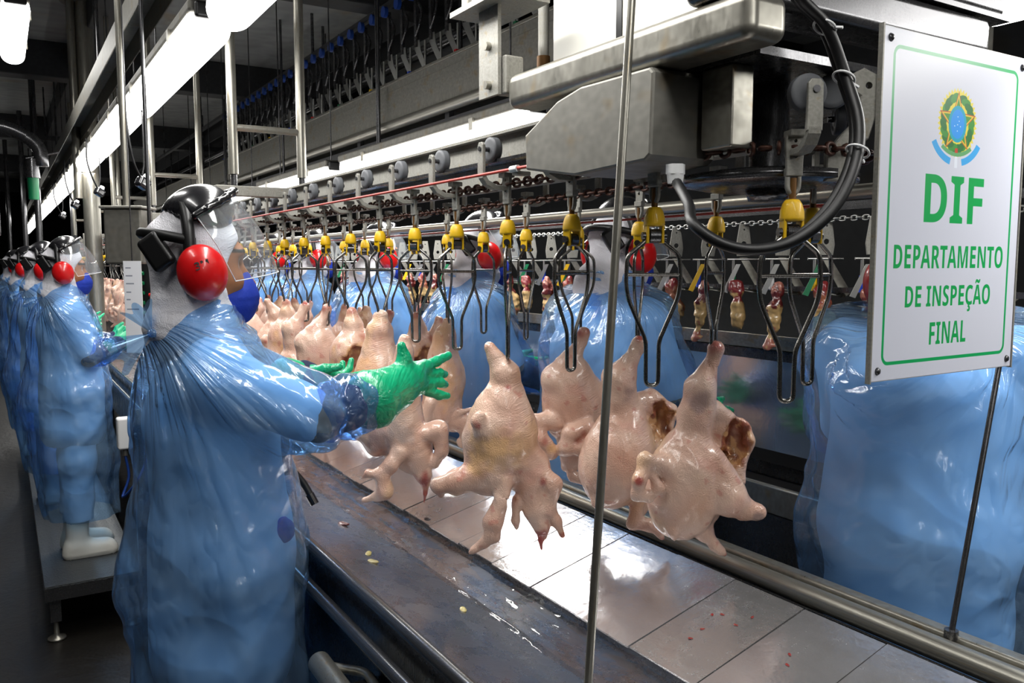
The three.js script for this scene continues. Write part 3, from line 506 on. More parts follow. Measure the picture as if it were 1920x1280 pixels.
// ------------------------------------------------------------------ sign
{
  const W = 0.384, H = 0.512, c = document.createElement('canvas'); c.width = 960; c.height = 1280; const x = c.getContext('2d');
  x.fillStyle = '#c6c9d6'; x.fillRect(0, 0, 960, 1280);
  x.strokeStyle = '#0f9a55'; x.lineWidth = 13; x.beginPath(); x.roundRect(62, 62, 836, 1156, 34); x.stroke();
  x.fillStyle = '#0f9a4d'; x.textAlign = 'center'; x.textBaseline = 'alphabetic';
  const text = (s, y, size, w) => { x.save(); x.font = 'bold ' + size + 'px sans-serif'; const m = x.measureText(s).width; x.translate(480, y); x.scale(w / m, 1); x.fillText(s, 0, 0); x.restore(); };
  text('DIF', 686, 255, 440); text('DEPARTAMENTO', 862, 122, 764); text('DE INSPEÇÃO', 1010, 112, 600); text('FINAL', 1160, 122, 264);
  // coat of arms: wreath, star, blue disc, ribbon
  const ex = 480, ey = 300, sx = 1.22; x.save(); x.translate(ex, ey); x.scale(sx, 1);
  x.fillStyle = '#d9c94a'; x.beginPath(); for (let i = 0; i <= 80; i++) { const a = i / 80 * 6.2832, r = 124 + (i % 2 ? 10 : -6); x[i ? 'lineTo' : 'moveTo'](Math.cos(a) * r * 0.82, Math.sin(a) * r); } x.fill();
  for (let i = 0; i < 22; i++) { const a = i / 22 * 6.2832 + 0.14; if (Math.abs(a - 4.71) < 0.2) continue; x.save(); x.translate(Math.cos(a) * 78, Math.sin(a) * 97); x.rotate(a + 1.1); x.fillStyle = i % 3 ? '#2f6f3a' : '#3f8a3a'; x.beginPath(); x.ellipse(0, 0, 26, 15, 0, 0, 7); x.fill(); x.restore(); }
  for (const [fill, k] of [['#b1562a', 1.1], ['#d8b93a', 1], ['#4f8a3a', 0.86]]) { x.fillStyle = fill; x.beginPath(); for (let i = 0; i < 10; i++) { const a = -Math.PI / 2 + i * Math.PI / 5, r = (i % 2 ? 46 : 112) * k; x[i ? 'lineTo' : 'moveTo'](Math.cos(a) * r * 0.86, Math.sin(a) * r); } x.closePath(); x.fill(); }
  x.fillStyle = '#1f9bb4'; x.beginPath(); x.ellipse(0, 4, 50, 70, 0, 0, 7); x.fill(); x.fillStyle = '#2b8fe0'; x.beginPath(); x.ellipse(0, 4, 38, 56, 0, 0, 7); x.fill();
  x.fillStyle = '#dfeaf6'; for (const [a, b] of [[0, -24], [0, 6], [0, 30], [-16, 12], [16, 12], [8, -8]]) x.fillRect(a - 2, b - 2, 4, 4);
  x.strokeStyle = '#3f9fdc'; x.lineWidth = 26; x.beginPath(); x.arc(0, 10, 142, 0.5, 1.35); x.stroke(); x.beginPath(); x.arc(0, 10, 142, 1.8, 2.65); x.stroke();
  x.strokeStyle = '#5f9f6a'; x.lineWidth = 16; x.beginPath(); x.arc(0, -10, 130, 0.9, 2.24); x.stroke(); x.fillStyle = '#b8402e'; x.fillRect(-8, 96, 16, 18); x.fillStyle = '#d5dbe6'; x.fillRect(-8, 128, 16, 44);
  x.restore();
  const tex = new THREE.CanvasTexture(c); tex.colorSpace = THREE.SRGBColorSpace; tex.anisotropy = 8;
  const t = thing('inspection_sign', 'white sign with green border and lettering on a thin rod', 'sign', [1.081, 1.546, -0.75]);
  part('board', box(0, W, 0, H, -0.004, 0.0, 0.001), M.white, t);
  const fg = new THREE.PlaneGeometry(W - 0.003, H - 0.003); fg.translate(W / 2, H / 2, 0.0006); part('printed_face', fg, P({ map: tex, roughness: 0.4 }), t);
  part('edge_trim', box(-0.003, 0, -0.002, H + 0.002, -0.006, 0.002), M.cast, t); part('edge_trim', box(W, W + 0.003, -0.002, H + 0.002, -0.006, 0.002), M.cast, t);
  for (const [a, b] of [[0.016, 0.016], [W - 0.014, 0.014], [0.016, H - 0.016], [W - 0.014, H - 0.016]]) part('screw', xf(lathe([[0, 0.004], [0.004, 0.003], [0.0062, 0], [0, 0]], 14), [a, b, 0.0008], [Math.PI / 2, 0, 0]), M.steelDark, t);
  part('rod', rod([0.372, 0.02, -0.009], [0.212, -0.428, 0.02], 0.0046, 0.0046, 12), M.steelDark, t);
  part('rod_foot', rod([0.212, -0.434, 0.02], [0.212, -0.42, 0.02], 0.011), M.steelDark, t);
}

// ------------------------------------------------------------------ plucked chickens
const SKIN = [0.62, 0.36, 0.265], FAT = [0.72, 0.43, 0.2], PALE = [0.74, 0.52, 0.41], RED = [0.36, 0.03, 0.025], BRUISE = [0.36, 0.24, 0.22], RAW = [0.4, 0.11, 0.06], BROWN = [0.42, 0.2, 0.08];
// spec in millimetres from the hock that hangs in the shackle: x to the right, y down, z towards the viewer
function birdGeo(s, spec, h = 0.0042, seedN = 0) {
  const q = (p) => [p[0] * s / 1000, -p[1] * s / 1000, (p[2] || 0) * s / 1000], prims = [];
  for (const e of spec.limbs) for (let i = 0; i + 1 < e.length; i++) prims.push(cap(q(e[i]), q(e[i + 1]), e[i][3] * s / 1000, e[i + 1][3] * s / 1000, { k: 0.008 }));
  for (const e of spec.masses) prims.push(ell(q(e), [e[3] * s / 1000, e[4] * s / 1000, e[5] * s / 1000], { rot: -(e[6] || 0), k: 0.017 }));
  prims.sort((a, b) => b.t - a.t);
  for (const e of spec.hollows || []) prims.push(ell(q(e), [e[3] * s / 1000, e[4] * s / 1000, e[5] * s / 1000], { sub: 1, k: 0.005, nz: 0.016 }));
  const g = blob(prims, 0.02, h, (x, y, z) => 0.004 * N(x * 22 + seedN, y * 16, z * 22) + 0.002 * (0.5 - 2 * Math.abs(N(x * 34 + seedN, y * 20 + x * 12, z * 34))) + 0.0009 * N(x * 90, y * 90 + seedN, z * 90));
  const marks = (spec.marks || []).map((m) => [...q(m), m[3] * s / 1000, m[4]]), hol = (spec.hollows || []).map((e) => [q(e), e[3] * s / 1000, e[4] * s / 1000, e[5] * s / 1000]);
  return tint(g, (x, y, z) => {
    const n = N(x * 16 + seedN, y * 16, z * 16), m = N(x * 50, y * 50 + seedN, z * 50); let c = SKIN.map((v, i) => mixn(v, PALE[i], clamp(0.5 + 0.9 * n)));
    const yk = ss(0.1, 0.5, N(x * 9 + 3 + seedN, y * 9, z * 9)) * 0.55; c = c.map((v, i) => mixn(v, FAT[i], yk));
    const pk = ss(0.25, 0.6, N(x * 22, y * 22 - seedN, z * 22)) * 0.35; c = c.map((v, i) => mixn(v, [0.62, 0.28, 0.22][i], pk));
    if (m > 0.52) c = c.map((v, i) => mixn(v, [0.5, 0.16, 0.12][i], 0.5));
    for (const [a, b, d, r, col] of marks) { const w = 0.85 * (1 - ss(0.3, 1.0, Math.hypot(x - a, y - b, z - d) / r + 0.55 * n + 0.4 * m)); c = c.map((v, i) => mixn(v, col[i], w)); }
    for (const [o, rx, ry, rz] of hol) { const nw = 0.016 * N(x * 55, y * 55, z * 55), e = Math.hypot((x - o[0] + nw) / rx, (y - o[1] + nw * 0.7) / ry, (z - o[2]) / rz), w = 1 - ss(1.02, 1.2, e + 0.1 * m), hi = N(x * 70, y * 45, z * 70); c = c.map((v, i) => mixn(v, hi > 0.15 ? mixn(BROWN[i], FAT[i], 0.6) : mixn(RAW[i] * 0.6, BROWN[i], clamp(0.5 + n * 1.5 + hi)), w)); }
    return c;
  });
}
const SPEC = {
  // rightmost: big breast, folded wing on the left, loose leg out to the right, open cavity behind
  A: { masses: [[-55, 268, 0, 74, 108, 74, 0.12], [-48, 205, 0, 46, 62, 46, 0.1], [30, 190, -30, 36, 58, 30, -0.15], [15, 150, -25, 30, 36, 24, -0.5]],
    limbs: [[[0, 4, 0, 17], [-6, 24, 0, 13], [-28, 80, 0, 31], [-36, 130, 0, 33], [-42, 185, 0, 36]],
      [[-15, 215, 20, 34], [25, 285, 24, 38], [55, 306, 28, 24], [66, 310, 30, 13], [78, 312, 30, 17]],
      [[-100, 225, 40, 22], [-140, 205, 58, 15], [-152, 240, 70, 14], [-155, 268, 66, 11], [-133, 272, 62, 11], [-118, 258, 60, 13], [-128, 235, 60, 10]],
      [[-5, 320, -10, 24], [5, 292, 2, 18], [-12, 330, -4, 14], [-14, 362, 0, 17], [6, 388, 2, 11], [20, 398, 4, 8], [28, 408, 4, 5]],
      [[-85, 320, 40, 12], [-84, 345, 42, 9], [-80, 362, 40, 4]], [[-20, 110, -12, 22], [5, 130, -20, 22], [60, 160, -30, 15], [70, 190, -28, 17], [48, 230, -26, 22], [55, 265, -20, 16]]],
    hollows: [[46, 186, -4, 26, 46, 34], [60, 165, 4, 22, 24, 26]], marks: [[0, -4, 6, 18, RED], [78, 318, 42, 14, BRUISE], [-30, 95, 34, 34, BRUISE], [-155, 240, 82, 10, RED], [28, 408, 4, 9, RED], [60, 160, -20, 22, [0.45, 0.06, 0.04]]] },
  B: { masses: [[-40, 225, 0, 72, 96, 68, 0.22], [-30, 165, 0, 44, 60, 42, 0.2], [32, 150, -28, 30, 50, 26, -0.2]],
    limbs: [[[0, 2, 0, 15], [-12, 22, 0, 12], [-38, 70, 0, 33], [-36, 115, 0, 30], [-30, 150, 0, 34]], [[0, 120, -20, 24], [25, 118, -30, 24], [62, 140, -34, 18], [55, 185, -28, 16], [28, 215, -20, 20]],
      [[-5, 262, 0, 24], [-2, 300, 6, 15], [-8, 345, 10, 14], [22, 350, 12, 11], [38, 362, 12, 7], [45, 374, 12, 4]], [[10, 270, -18, 18], [14, 310, -16, 14], [-4, 344, -6, 12]],
      [[-88, 268, 24, 13], [-84, 300, 26, 8], [-80, 312, 26, 4]]],
    hollows: [[46, 150, -4, 23, 38, 30], [58, 134, 6, 20, 22, 24]], marks: [[0, -6, 4, 18, RED], [-30, 90, 30, 26, BRUISE], [58, 128, -20, 22, RED], [45, 374, 12, 10, RED], [40, 190, -10, 22, FAT]] },
  C: { masses: [[-30, 130, 0, 50, 80, 52, 0.08], [-5, 130, -10, 42, 70, 44, -0.1], [-28, 95, 0, 40, 55, 40, 0.2]],
    limbs: [[[0, 0, 0, 13], [-6, 18, 0, 10], [-32, 60, 8, 24], [-48, 90, 10, 34], [-40, 130, 8, 40]], [[-18, 70, -14, 20], [5, 120, -20, 38], [10, 170, -14, 36]],
      [[-60, 165, 30, 22], [-92, 165, 42, 16], [-85, 200, 50, 17], [-66, 222, 48, 14], [-70, 205, 52, 11]], [[0, 180, 34, 22], [-30, 185, 52, 14], [-38, 214, 54, 15], [-8, 216, 50, 14], [14, 188, 44, 12]],
      [[-20, 215, 10, 30], [-20, 240, 4, 26], [-30, 262, 0, 14]], [[-30, 250, 10, 11], [-22, 280, 14, 9], [8, 284, 16, 7], [22, 272, 16, 4]], [[-25, 275, 14, 8], [5, 296, 14, 5]]],
    marks: [[0, -4, 0, 16, RED], [-18, 195, 46, 20, RAW], [-62, 215, 60, 16, FAT], [-80, 200, 62, 10, [0.5, 0.15, 0.12]]] },
  D: { masses: [[12, 178, 0, 72, 98, 60, 0.1], [20, 120, 0, 44, 62, 44, -0.15], [60, 235, -6, 48, 56, 44, -0.4], [-10, 235, 10, 46, 50, 44, 0.3]],
    limbs: [[[-6, 0, 0, 13], [4, 20, 0, 15], [22, 52, 0, 29], [26, 90, 0, 30], [24, 130, 0, 40]], [[-40, 245, 18, 30], [-72, 258, 22, 24], [-92, 260, 24, 15], [-104, 262, 24, 15], [-100, 282, 22, 8]],
      [[20, 250, 34, 20], [18, 285, 44, 15], [0, 325, 48, 19], [-3, 352, 48, 15], [-18, 366, 48, 9], [-36, 378, 48, 7], [-44, 384, 48, 4]], [[80, 240, 10, 22], [112, 262, 16, 19], [104, 310, 18, 13], [120, 335, 18, 9], [132, 362, 18, 6]],
      [[68, 265, 10, 28], [78, 310, 14, 20], [92, 345, 16, 17]], [[88, 352, 18, 6], [90, 372, 18, 4], [91, 392, 18, 3]], [[98, 352, 16, 6], [100, 368, 16, 3]], [[44, 290, 20, 10], [42, 330, 22, 7], [44, 346, 22, 4]], [[-22, 150, 48, 16], [-28, 132, 58, 13], [-24, 122, 60, 11]]],
    hollows: [[24, 285, 40, 26, 12, 16]], marks: [[28, 74, 30, 9, RED], [-26, 140, 72, 15, RED], [92, 356, 24, 22, RED], [90, 385, 18, 22, RED], [132, 360, 18, 10, RED], [92, 250, 26, 12, RED], [0, 190, 50, 60, FAT], [-20, 160, 40, 30, FAT], [-104, 264, 24, 14, PALE]] },
  E: { masses: [[-8, 115, 0, 42, 72, 44, 0.05], [-12, 170, 0, 40, 40, 40]],
    limbs: [[[0, 0, 0, 11], [-4, 25, 0, 22], [-8, 60, 0, 28], [-8, 100, 0, 38]], [[-30, 150, 30, 14], [-46, 190, 34, 14], [-28, 200, 30, 12]], [[10, 180, 20, 12], [26, 168, 24, 6], [50, 162, 26, 4]], [[10, 190, 10, 20], [36, 190, 14, 18], [44, 225, 14, 16], [30, 230, 14, 12]]],
    marks: [[0, -3, 0, 12, RED], [-30, 190, 36, 16, RAW], [-5, 110, 38, 50, [0.75, 0.42, 0.22]]] },
  G: { masses: [[0, 110, 0, 56, 74, 52, 0.1], [-10, 160, 0, 54, 52, 50]], limbs: [[[0, 0, 0, 13], [2, 30, 0, 22], [4, 70, 0, 30], [0, 105, 0, 40]], [[40, 70, 6, 22], [58, 40, 4, 20], [62, 10, 0, 12]], [[-40, 150, 20, 18], [-66, 180, 24, 13], [-50, 210, 20, 10]], [[30, 190, 20, 16], [50, 225, 20, 11], [40, 250, 20, 7]]],
    hollows: [[20, 118, 48, 34, 42, 26], [-8, 150, 52, 24, 24, 18]], marks: [[0, -2, 0, 16, RED], [62, 8, 0, 24, RAW], [40, 60, 10, 34, RAW], [10, 120, 40, 60, FAT]] },
  F: { masses: [[-10, 190, 0, 52, 82, 52, -0.25], [-52, 195, 8, 42, 52, 42, 0.4], [15, 235, 0, 40, 56, 40, -0.2], [-15, 130, 0, 48, 70, 46]],
    limbs: [[[0, 0, 0, 12], [-2, 25, 0, 18], [-8, 70, 0, 26], [-14, 110, 0, 34]], [[-70, 205, 12, 26], [-92, 200, 16, 15], [-104, 200, 16, 10]], [[-10, 232, 36, 20], [-26, 255, 46, 16], [-46, 276, 48, 15], [-40, 312, 48, 17], [-58, 322, 48, 9], [-82, 330, 48, 6]], [[-46, 276, 48, 12], [-74, 274, 50, 7], [-84, 282, 50, 4]],
      [[25, 250, 10, 28], [36, 285, 14, 18], [40, 300, 14, 10]], [[40, 300, 14, 8], [40, 326, 14, 5], [38, 345, 14, 3]], [[34, 200, 10, 22], [70, 190, 14, 20], [76, 235, 14, 14], [60, 262, 14, 10]]],
    marks: [[38, 292, 26, 22, RED], [39, 335, 14, 24, RED], [-50, 200, 46, 40, BRUISE], [-10, 180, 48, 40, [0.5, 0.38, 0.33]]] },
};
const birdGeos = {};
const geoOf = (k, s, h) => birdGeos[k + s] ??= birdGeo(s, SPEC[k], h, k.charCodeAt(0));
function chicken(k, s, x, z, label, turn = FACE, y = LINE_Y - 0.232, h) {
  return solo('plucked_chicken', geoOf(k, s, h), M.bird, label, 'chicken', [x, y, z], 'chickens on the shackles').rotation.y = turn;
}
chicken('A', 1.02, 1.18, -1.157, 'plucked chicken farthest right, opened behind, loose leg stretched out', FACE, 1.558);
chicken('B', 1.15, 1.17, -1.37, 'plucked chicken behind the leaning rod with a torn red cavity', FACE, 1.552);
chicken('C', 1.24, 1.19, -1.6, 'plucked chicken with both wings folded, left of the leaning rod', FACE, 1.553);
chicken('D', 1.12, 0.885, -1.51, 'yellowish plucked chicken splayed in the middle with bleeding neck', FACE, 1.545);
chicken('E', 1.62, 1.18, -2.3, 'pink plucked chicken behind the pointing green glove', FACE, 1.535);
chicken('F', 1.22, 0.87, -1.93, 'bruised plucked chicken hanging below the pointing green glove', FACE, 1.53);
const fill = ['C', 'B', 'E', 'D', 'A', 'F'];
for (let i = 5; i < 16; i++) { const k = ['E', 'G', 'C', 'B', 'G', 'D', 'C', 'G', 'F', 'C', 'A'][i - 5], s = { A: 1.02, B: 1.15, C: 1.24, D: 1.12, E: 1.62, F: 1.22, G: 1.25 }[k];
  chicken(k, s, 0.9, frontZ[i] - 0.0, 'plucked chicken crowded beyond the green gloves, ' + ord(i - 5) + ' behind the bruised one', FACE + rr(-0.9, 0.9), 1.575); }
for (let i = 5; i < 15; i++) { const k = ['B', 'G', 'A', 'E', 'G', 'C', 'B', 'G', 'E', 'C'][i - 5]; if (i !== 5) chicken(k, { A: 1.02, B: 1.15, C: 1.24, D: 1.12, E: 1.62, G: 1.25 }[k], 1.18, backZ[i], 'plucked chicken on the return line beyond the front row, ' + ord(i - 6) + ' from the glove', FACE + rr(-1.5, 1.5), 1.545); }
for (let i = 27; i < 56; i++) { const k = fill[i % 6], s = { A: 1.02, B: 1.15, C: 1.24, D: 1.12, E: 1.62, F: 1.22 }[k];
  chicken(k, s, 0.9, frontZ[i], 'distant plucked chicken left of the nearest worker, ' + ord(i - 27) + ' along the line', FACE + rr(-0.9, 0.9), 1.57); }

// ------------------------------------------------------------------ workers: facing +x, right hand towards +z, feet at the origin
function handPrims(w, t, up, curl = 0.5, pt = false) {   // palm, four fingers and a thumb from wrist w towards t; up = side of the thumb
  const W = V(...w), d = V(...t).sub(W).normalize(), u = V(...up).sub(d.clone().multiplyScalar(V(...up).dot(d))).normalize(), n = d.clone().cross(u), at = (a, b, c) => W.clone().addScaledVector(d, a).addScaledVector(u, b).addScaledVector(n, c).toArray(), out = [];
  out.push(cap(at(-0.045, 0, 0), at(0.01, 0, 0), 0.041, 0.034, { k: 0.012 }), cap(at(0.01, 0.012, 0), at(0.07, 0.026, 0), 0.024, 0.018, { k: 0.012 }), cap(at(0.01, -0.012, 0), at(0.066, -0.026, 0), 0.024, 0.016, { k: 0.012 }));
  [[0.028, 0.075, 0.3], [0.009, 0.082, 1], [-0.011, 0.077, 1.1], [-0.03, 0.06, 1.2]].forEach(([b, L, c], i) => {
    const k = curl * (pt && i === 0 ? 0.08 : pt ? 1 : c), r = i === 3 ? 0.0085 : 0.0098; let a = 0.062 - i * 0.003, z = 0, ang = k * 0.5, p = at(a, b, z);
    for (let j = 0; j < 3; j++) { const l = L * [0.42, 0.32, 0.26][j], na = a + Math.cos(ang) * l, nz = z - Math.sin(ang) * l, q = at(na, b * (1 + 0.12 * (j + 1) * (pt ? 0.6 : 1)), nz); out.push(cap(p, q, r - j * 0.0008, r - 0.001 - j * 0.0008, { k: 0.004 })); a = na; z = nz; p = q; ang += k * 0.75; }
  });
  out.push(cap(at(0.008, 0.022, -0.004), at(0.03, 0.05, -0.01), 0.016, 0.0125, { k: 0.01 }), cap(at(0.03, 0.05, -0.01), at(pt ? 0.03 : 0.062, pt ? 0.085 : 0.062, -0.016), 0.0125, 0.009, { k: 0.005 }));
  return out;
}
function headBody(J) {    // one continuous body: head with a face, neck, trunk and limbs
  const [hx, hy, hz] = J.head, o = (x, y, z) => [hx + x * 0.86, hy + y, hz + z];
  const hp = [ell(o(-0.012, 0.035, 0), [0.0817, 0.098, 0.074]), ell(o(0.022, -0.03, 0), [0.0585, 0.092, 0.062]), ell(o(0.05, -0.085, 0), [0.0301, 0.03, 0.036]), cap(o(0.085, 0.005, 0), o(0.112, -0.038, 0), 0.009, 0.014, { k: 0.012 }),
    ell(o(0.083, 0.03, 0), [0.0120, 0.012, 0.05], { k: 0.02 }), ell(o(0.06, -0.03, 0.038), [0.0224, 0.022, 0.022], { k: 0.02 }), ell(o(0.06, -0.03, -0.038), [0.0224, 0.022, 0.022], { k: 0.02 }), ell(o(0.094, -0.062, 0), [0.0103, 0.01, 0.024], { k: 0.008 }),
    ell(o(-0.01, -0.005, 0.076), [0.0172, 0.03, 0.008], { k: 0.008 }), ell(o(-0.01, -0.005, -0.076), [0.0172, 0.03, 0.008], { k: 0.008 }), ell(o(0.092, 0.006, 0.031), [0.0120, 0.011, 0.016], { sub: 1, k: 0.012 }), ell(o(0.092, 0.006, -0.031), [0.0120, 0.011, 0.016], { sub: 1, k: 0.012 }),
    ell(o(0.076, 0.006, 0.031), [0.0112, 0.011, 0.013], { k: 0.003 }), ell(o(0.076, 0.006, -0.031), [0.0112, 0.011, 0.013], { k: 0.003 }),
    cap(o(-0.02, -0.08, 0), J.neck, 0.05, 0.055)];
  const hg = blob(hp, 0.03, 0.0042);
  const tone = J.tone || [0.36, 0.145, 0.06];
  tint(hg, (x, y, z) => { const a = (x - hx) / 0.86, b = y - hy, c = Math.abs(z - hz); if (b > 0.026 && b < 0.036 && c > 0.014 && c < 0.055 && a > 0.05) return [0.02, 0.014, 0.01]; if (Math.hypot(b - 0.006, c - 0.031) < 0.011 && a > 0.075) return Math.hypot(b - 0.006, c - 0.031) < 0.006 ? [0.015, 0.01, 0.008] : [0.6, 0.58, 0.55]; if (b < -0.052 && b > -0.07 && a > 0.08 && c < 0.024) return [0.32, 0.1, 0.08]; const n = N(x * 40, y * 40, z * 40); return tone.map((v) => v * (1 + 0.12 * n)); });
  const bp = [cap(J.neck, J.chest, 0.06, 0.095, { sz: 1.3 }), cap(J.chest, J.hip, 0.095, 0.1, { sz: 1.35 }), cap(J.sR, J.eR, 0.045, 0.038), cap(J.eR, J.wR, 0.036, 0.026), cap(J.sL, J.eL, 0.045, 0.038), cap(J.eL, J.wL, 0.036, 0.026), cap(J.sL, J.sR, 0.05)];
  for (const s of [1, -1]) bp.push(cap([J.hip[0], J.hip[1] - 0.05, s * 0.08], [J.hip[0] * 0.5 + 0.01, 0.48, s * 0.09], 0.08, 0.055), cap([J.hip[0] * 0.5 + 0.01, 0.48, s * 0.09], [0, 0.09, s * 0.09], 0.05, 0.03), cap([0, 0.065, s * 0.09], [0.09, 0.045, s * 0.09], 0.024, 0.02));
  const bg = blob(bp, 0.04, 0.014); tint(bg, () => tone);
  return mergeGeometries([hg.toNonIndexed(), bg.toNonIndexed()]);
}
function workerParts(J, h, o = {}) {     // geometries shared by every worker of one pose
  const G = {}, [hx, hy] = J.head, lift = o.hem ?? 0.16;
  G.body = headBody(J);
  const torso = (e, k = 1) => [cap(J.neck, J.chest, 0.07 + e, 0.125 * k + e, { sz: 1.3 }), cap(J.chest, J.hip, 0.125 * k + e, 0.142 * k + e, { sz: 1.35 }), cap(J.sL, J.sR, 0.066 + e)];
  const fold = (a, f) => (x, y, z) => a * N(x * f, y * f * 0.6, z * f) + a * 0.5 * N(x * f * 2.2, y * f * 1.3, z * f * 2.2);
  G.coat = blob([...torso(0), cap(J.hip, [J.hip[0] * 0.6, 0.64, 0], 0.138, 0.15, { sz: 1.25 }), cap(J.sR, J.sR.map((v, i) => mixn(v, J.eR[i], 0.86)), 0.064, 0.054), cap(J.sL, J.eL, 0.064, 0.054)], 0.04, h * 1.5, fold(0.008, 9), (x, y) => y > 0.56);
  const leg = []; for (const s of [1, -1]) leg.push(cap([J.hip[0] * 0.6, J.hip[1] - 0.08, s * 0.075], [0.005, 0.48, s * 0.08], 0.095, 0.08), cap([0.005, 0.48, s * 0.08], [-0.005, 0.2, s * 0.085], 0.08, 0.07));
  G.trousers = blob(leg, 0.03, h * 1.7, fold(0.009, 14), (x, y) => y > 0.19);
  G.sleeveR = blob([cap(J.eR.map((v, i) => mixn(v, J.wR[i], 0.0)), J.wR, 0.046, 0.041)], 0.02, h * 1.2, fold(0.006, 30)); G.sleeveL = blob([cap(J.eL, J.wL, 0.05, 0.041)], 0.02, h * 1.2, fold(0.006, 30));
  // translucent gown
  const bk = o.back ?? -0.05, kn = [hx - 0.108, J.neck[1] + 0.01, 0.02];
  const gp = [...torso(0.026, o.wide || 1), cap(J.hip, [J.hip[0] * 0.5 + 0.005, 0.5, 0], 0.165, 0.185, { sz: 1.3 }), cap([J.hip[0] * 0.5 + 0.005, 0.5, 0], [0.02, lift, 0], 0.178, 0.16, { sz: 1.25 }), cap([bk, J.neck[1] - 0.1, 0], [bk - 0.02, 0.8, 0], 0.09, 0.132, { sz: 1.25 }), cap([bk - 0.02, 0.8, 0], [bk + 0.06, lift, 0], 0.132, 0.105, { sz: 1.2 }), cap(J.sR, J.sR.map((v, i) => mixn(v, J.eR[i], 0.9)), 0.088, 0.079), cap(J.sL, J.eL, 0.088, 0.08)];
  const gw = (x, y, z) => {
    const a = Math.atan2(y - kn[1], x - kn[0]), r = Math.hypot(x - kn[0], y - kn[1], (z - kn[2]) * 0.4), low = ss(1.2, 0.5, y);
    const ray = 0.0085 * ss(0.05, 0.16, r) * (1 - ss(0.45, 1.0, r)) * (Math.abs(N(a * 7 + 3, r * 2.2, z * 3)) * 2.4 - 0.6);
    const ang = Math.atan2(z, x - J.hip[0] * 0.5), hang = low * 0.013 * (Math.sin(ang * 9 + 3 * N(0, y * 2.2, 4)) * 0.6 + N(ang * 2.5, y * 2, 2));
    return ray + hang + 0.008 * N(x * 7, y * 5, z * 7) + 0.0045 * (0.8 - 3.2 * Math.abs(N(x * 6 + 5 + y * 5, y * 9 - x * 7, z * 8)));
  };
  G.gown = blob(gp, 0.045, h, gw, (x, y) => y > lift);
  { const p = G.gown.attributes.position, u = G.gown.attributes.uv; for (let i = 0; i < p.count; i++) { const dx = p.getX(i) - kn[0] + 0.02, dy = p.getY(i) - kn[1] - 0.02; u.setXY(i, Math.atan2(dx, -dy) / Math.PI + 0.5 * p.getZ(i), Math.hypot(dx, dy) + 0.2 * p.getZ(i)); } }   // creases fan out from the tied neck
  const fan = (a0, a1, len, ph) => { const n = 40, m = 10, pos = [], idx = []; for (let a = 0; a <= n; a++) for (let r = 0; r <= m; r++) { const t = r / m, g = mixn(a0, a1, a / n), L = len * t * (1 + 0.14 * Math.sin(a * 0.33 + ph)); pos.push(kn[0] + Math.cos(g) * L, kn[1] + Math.sin(g) * L, kn[2] + 0.035 + 0.012 * t * Math.sin(a * 0.4 + ph)); }
    for (let a = 0; a < n; a++) for (let r = 0; r < m; r++) { const o = a * (m + 1) + r, q = o + m + 1; idx.push(o, q, o + 1, o + 1, q, q + 1); } const g = new THREE.BufferGeometry(); g.setAttribute('position', new THREE.Float32BufferAttribute(pos, 3)); g.setAttribute('uv', new THREE.Float32BufferAttribute(new Float32Array(pos.length / 3 * 2), 2)); g.setIndex(idx); g.computeVertexNormals(); return g; };
  G.knot = merge(fan(1.55, 2.5, 0.06, 1), fan(3.2, 4.2, 0.085, 2), prep(blob([cap([kn[0], kn[1], kn[2] + 0.035], [kn[0] + 0.012, kn[1], kn[2] + 0.03], 0.009, 0.008)], 0.01, 0.003)));
  const cuff = (e, w) => { const m = e.map((v, i) => mixn(v, w[i], 0.5)), n = e.map((v, i) => mixn(v, w[i], 0.78)); const b = e.map((v, i) => mixn(v, w[i], 0.28)); return blob([cap(b, m, 0.062, 0.06), cap(m, n, 0.06, 0.05)], 0.02, h * 0.8, (x, y, z) => 0.009 * (0.5 - 1.8 * Math.abs(N(x * 22, y * 14, z * 22))) + 0.0025 * N(x * 50, y * 50, z * 50)); };
  G.cuffR = cuff(J.eR, J.wR); G.cuffL = cuff(J.eL, J.wL);
  G.gloveR = blob(o.gloveR || handPrims(J.wR, J.tR, J.upR || [0, 1, 0], 0.7), 0.006, o.handRes || 0.0035, (x, y, z) => 0.0012 * N(x * 70, y * 70, z * 70));
  G.gloveL = blob(handPrims(J.wL, J.tL, J.upL || [0, 1, 0], 0.7), 0.006, o.handRes || 0.0035);
  // hood: head cloth with a face opening, bun at the back, cape on the neck
  const q = (x, y, z) => [hx + x * 0.86, hy + y, z];
  G.hood = blob([ell(q(-0.014, 0.033, 0), [0.0886, 0.103, 0.083], { k: 0.02 }), ell(q(0.008, -0.035, 0), [0.0671, 0.096, 0.075], { k: 0.02 }), ell(q(-0.1, 0.045, 0), [0.0258, 0.04, 0.045], { k: 0.02 }), cap(q(-0.02, -0.06, 0), [J.neck[0] - 0.015, J.neck[1] + 0.02, 0], 0.08, 0.095, { sz: 1.1 }),
    ell(q(0.135, -0.035, 0), [0.0903, 0.1, 0.2], { sub: 1, k: 0.004, rot: 0.3 })], 0.04, h * 0.8, (x, y, z) => 0.006 * N(x * 14, y * 34, z * 14) * ss(hy + 0.02, hy - 0.08, y) + 0.004 * N(x * 12, y * 12, z * 12));
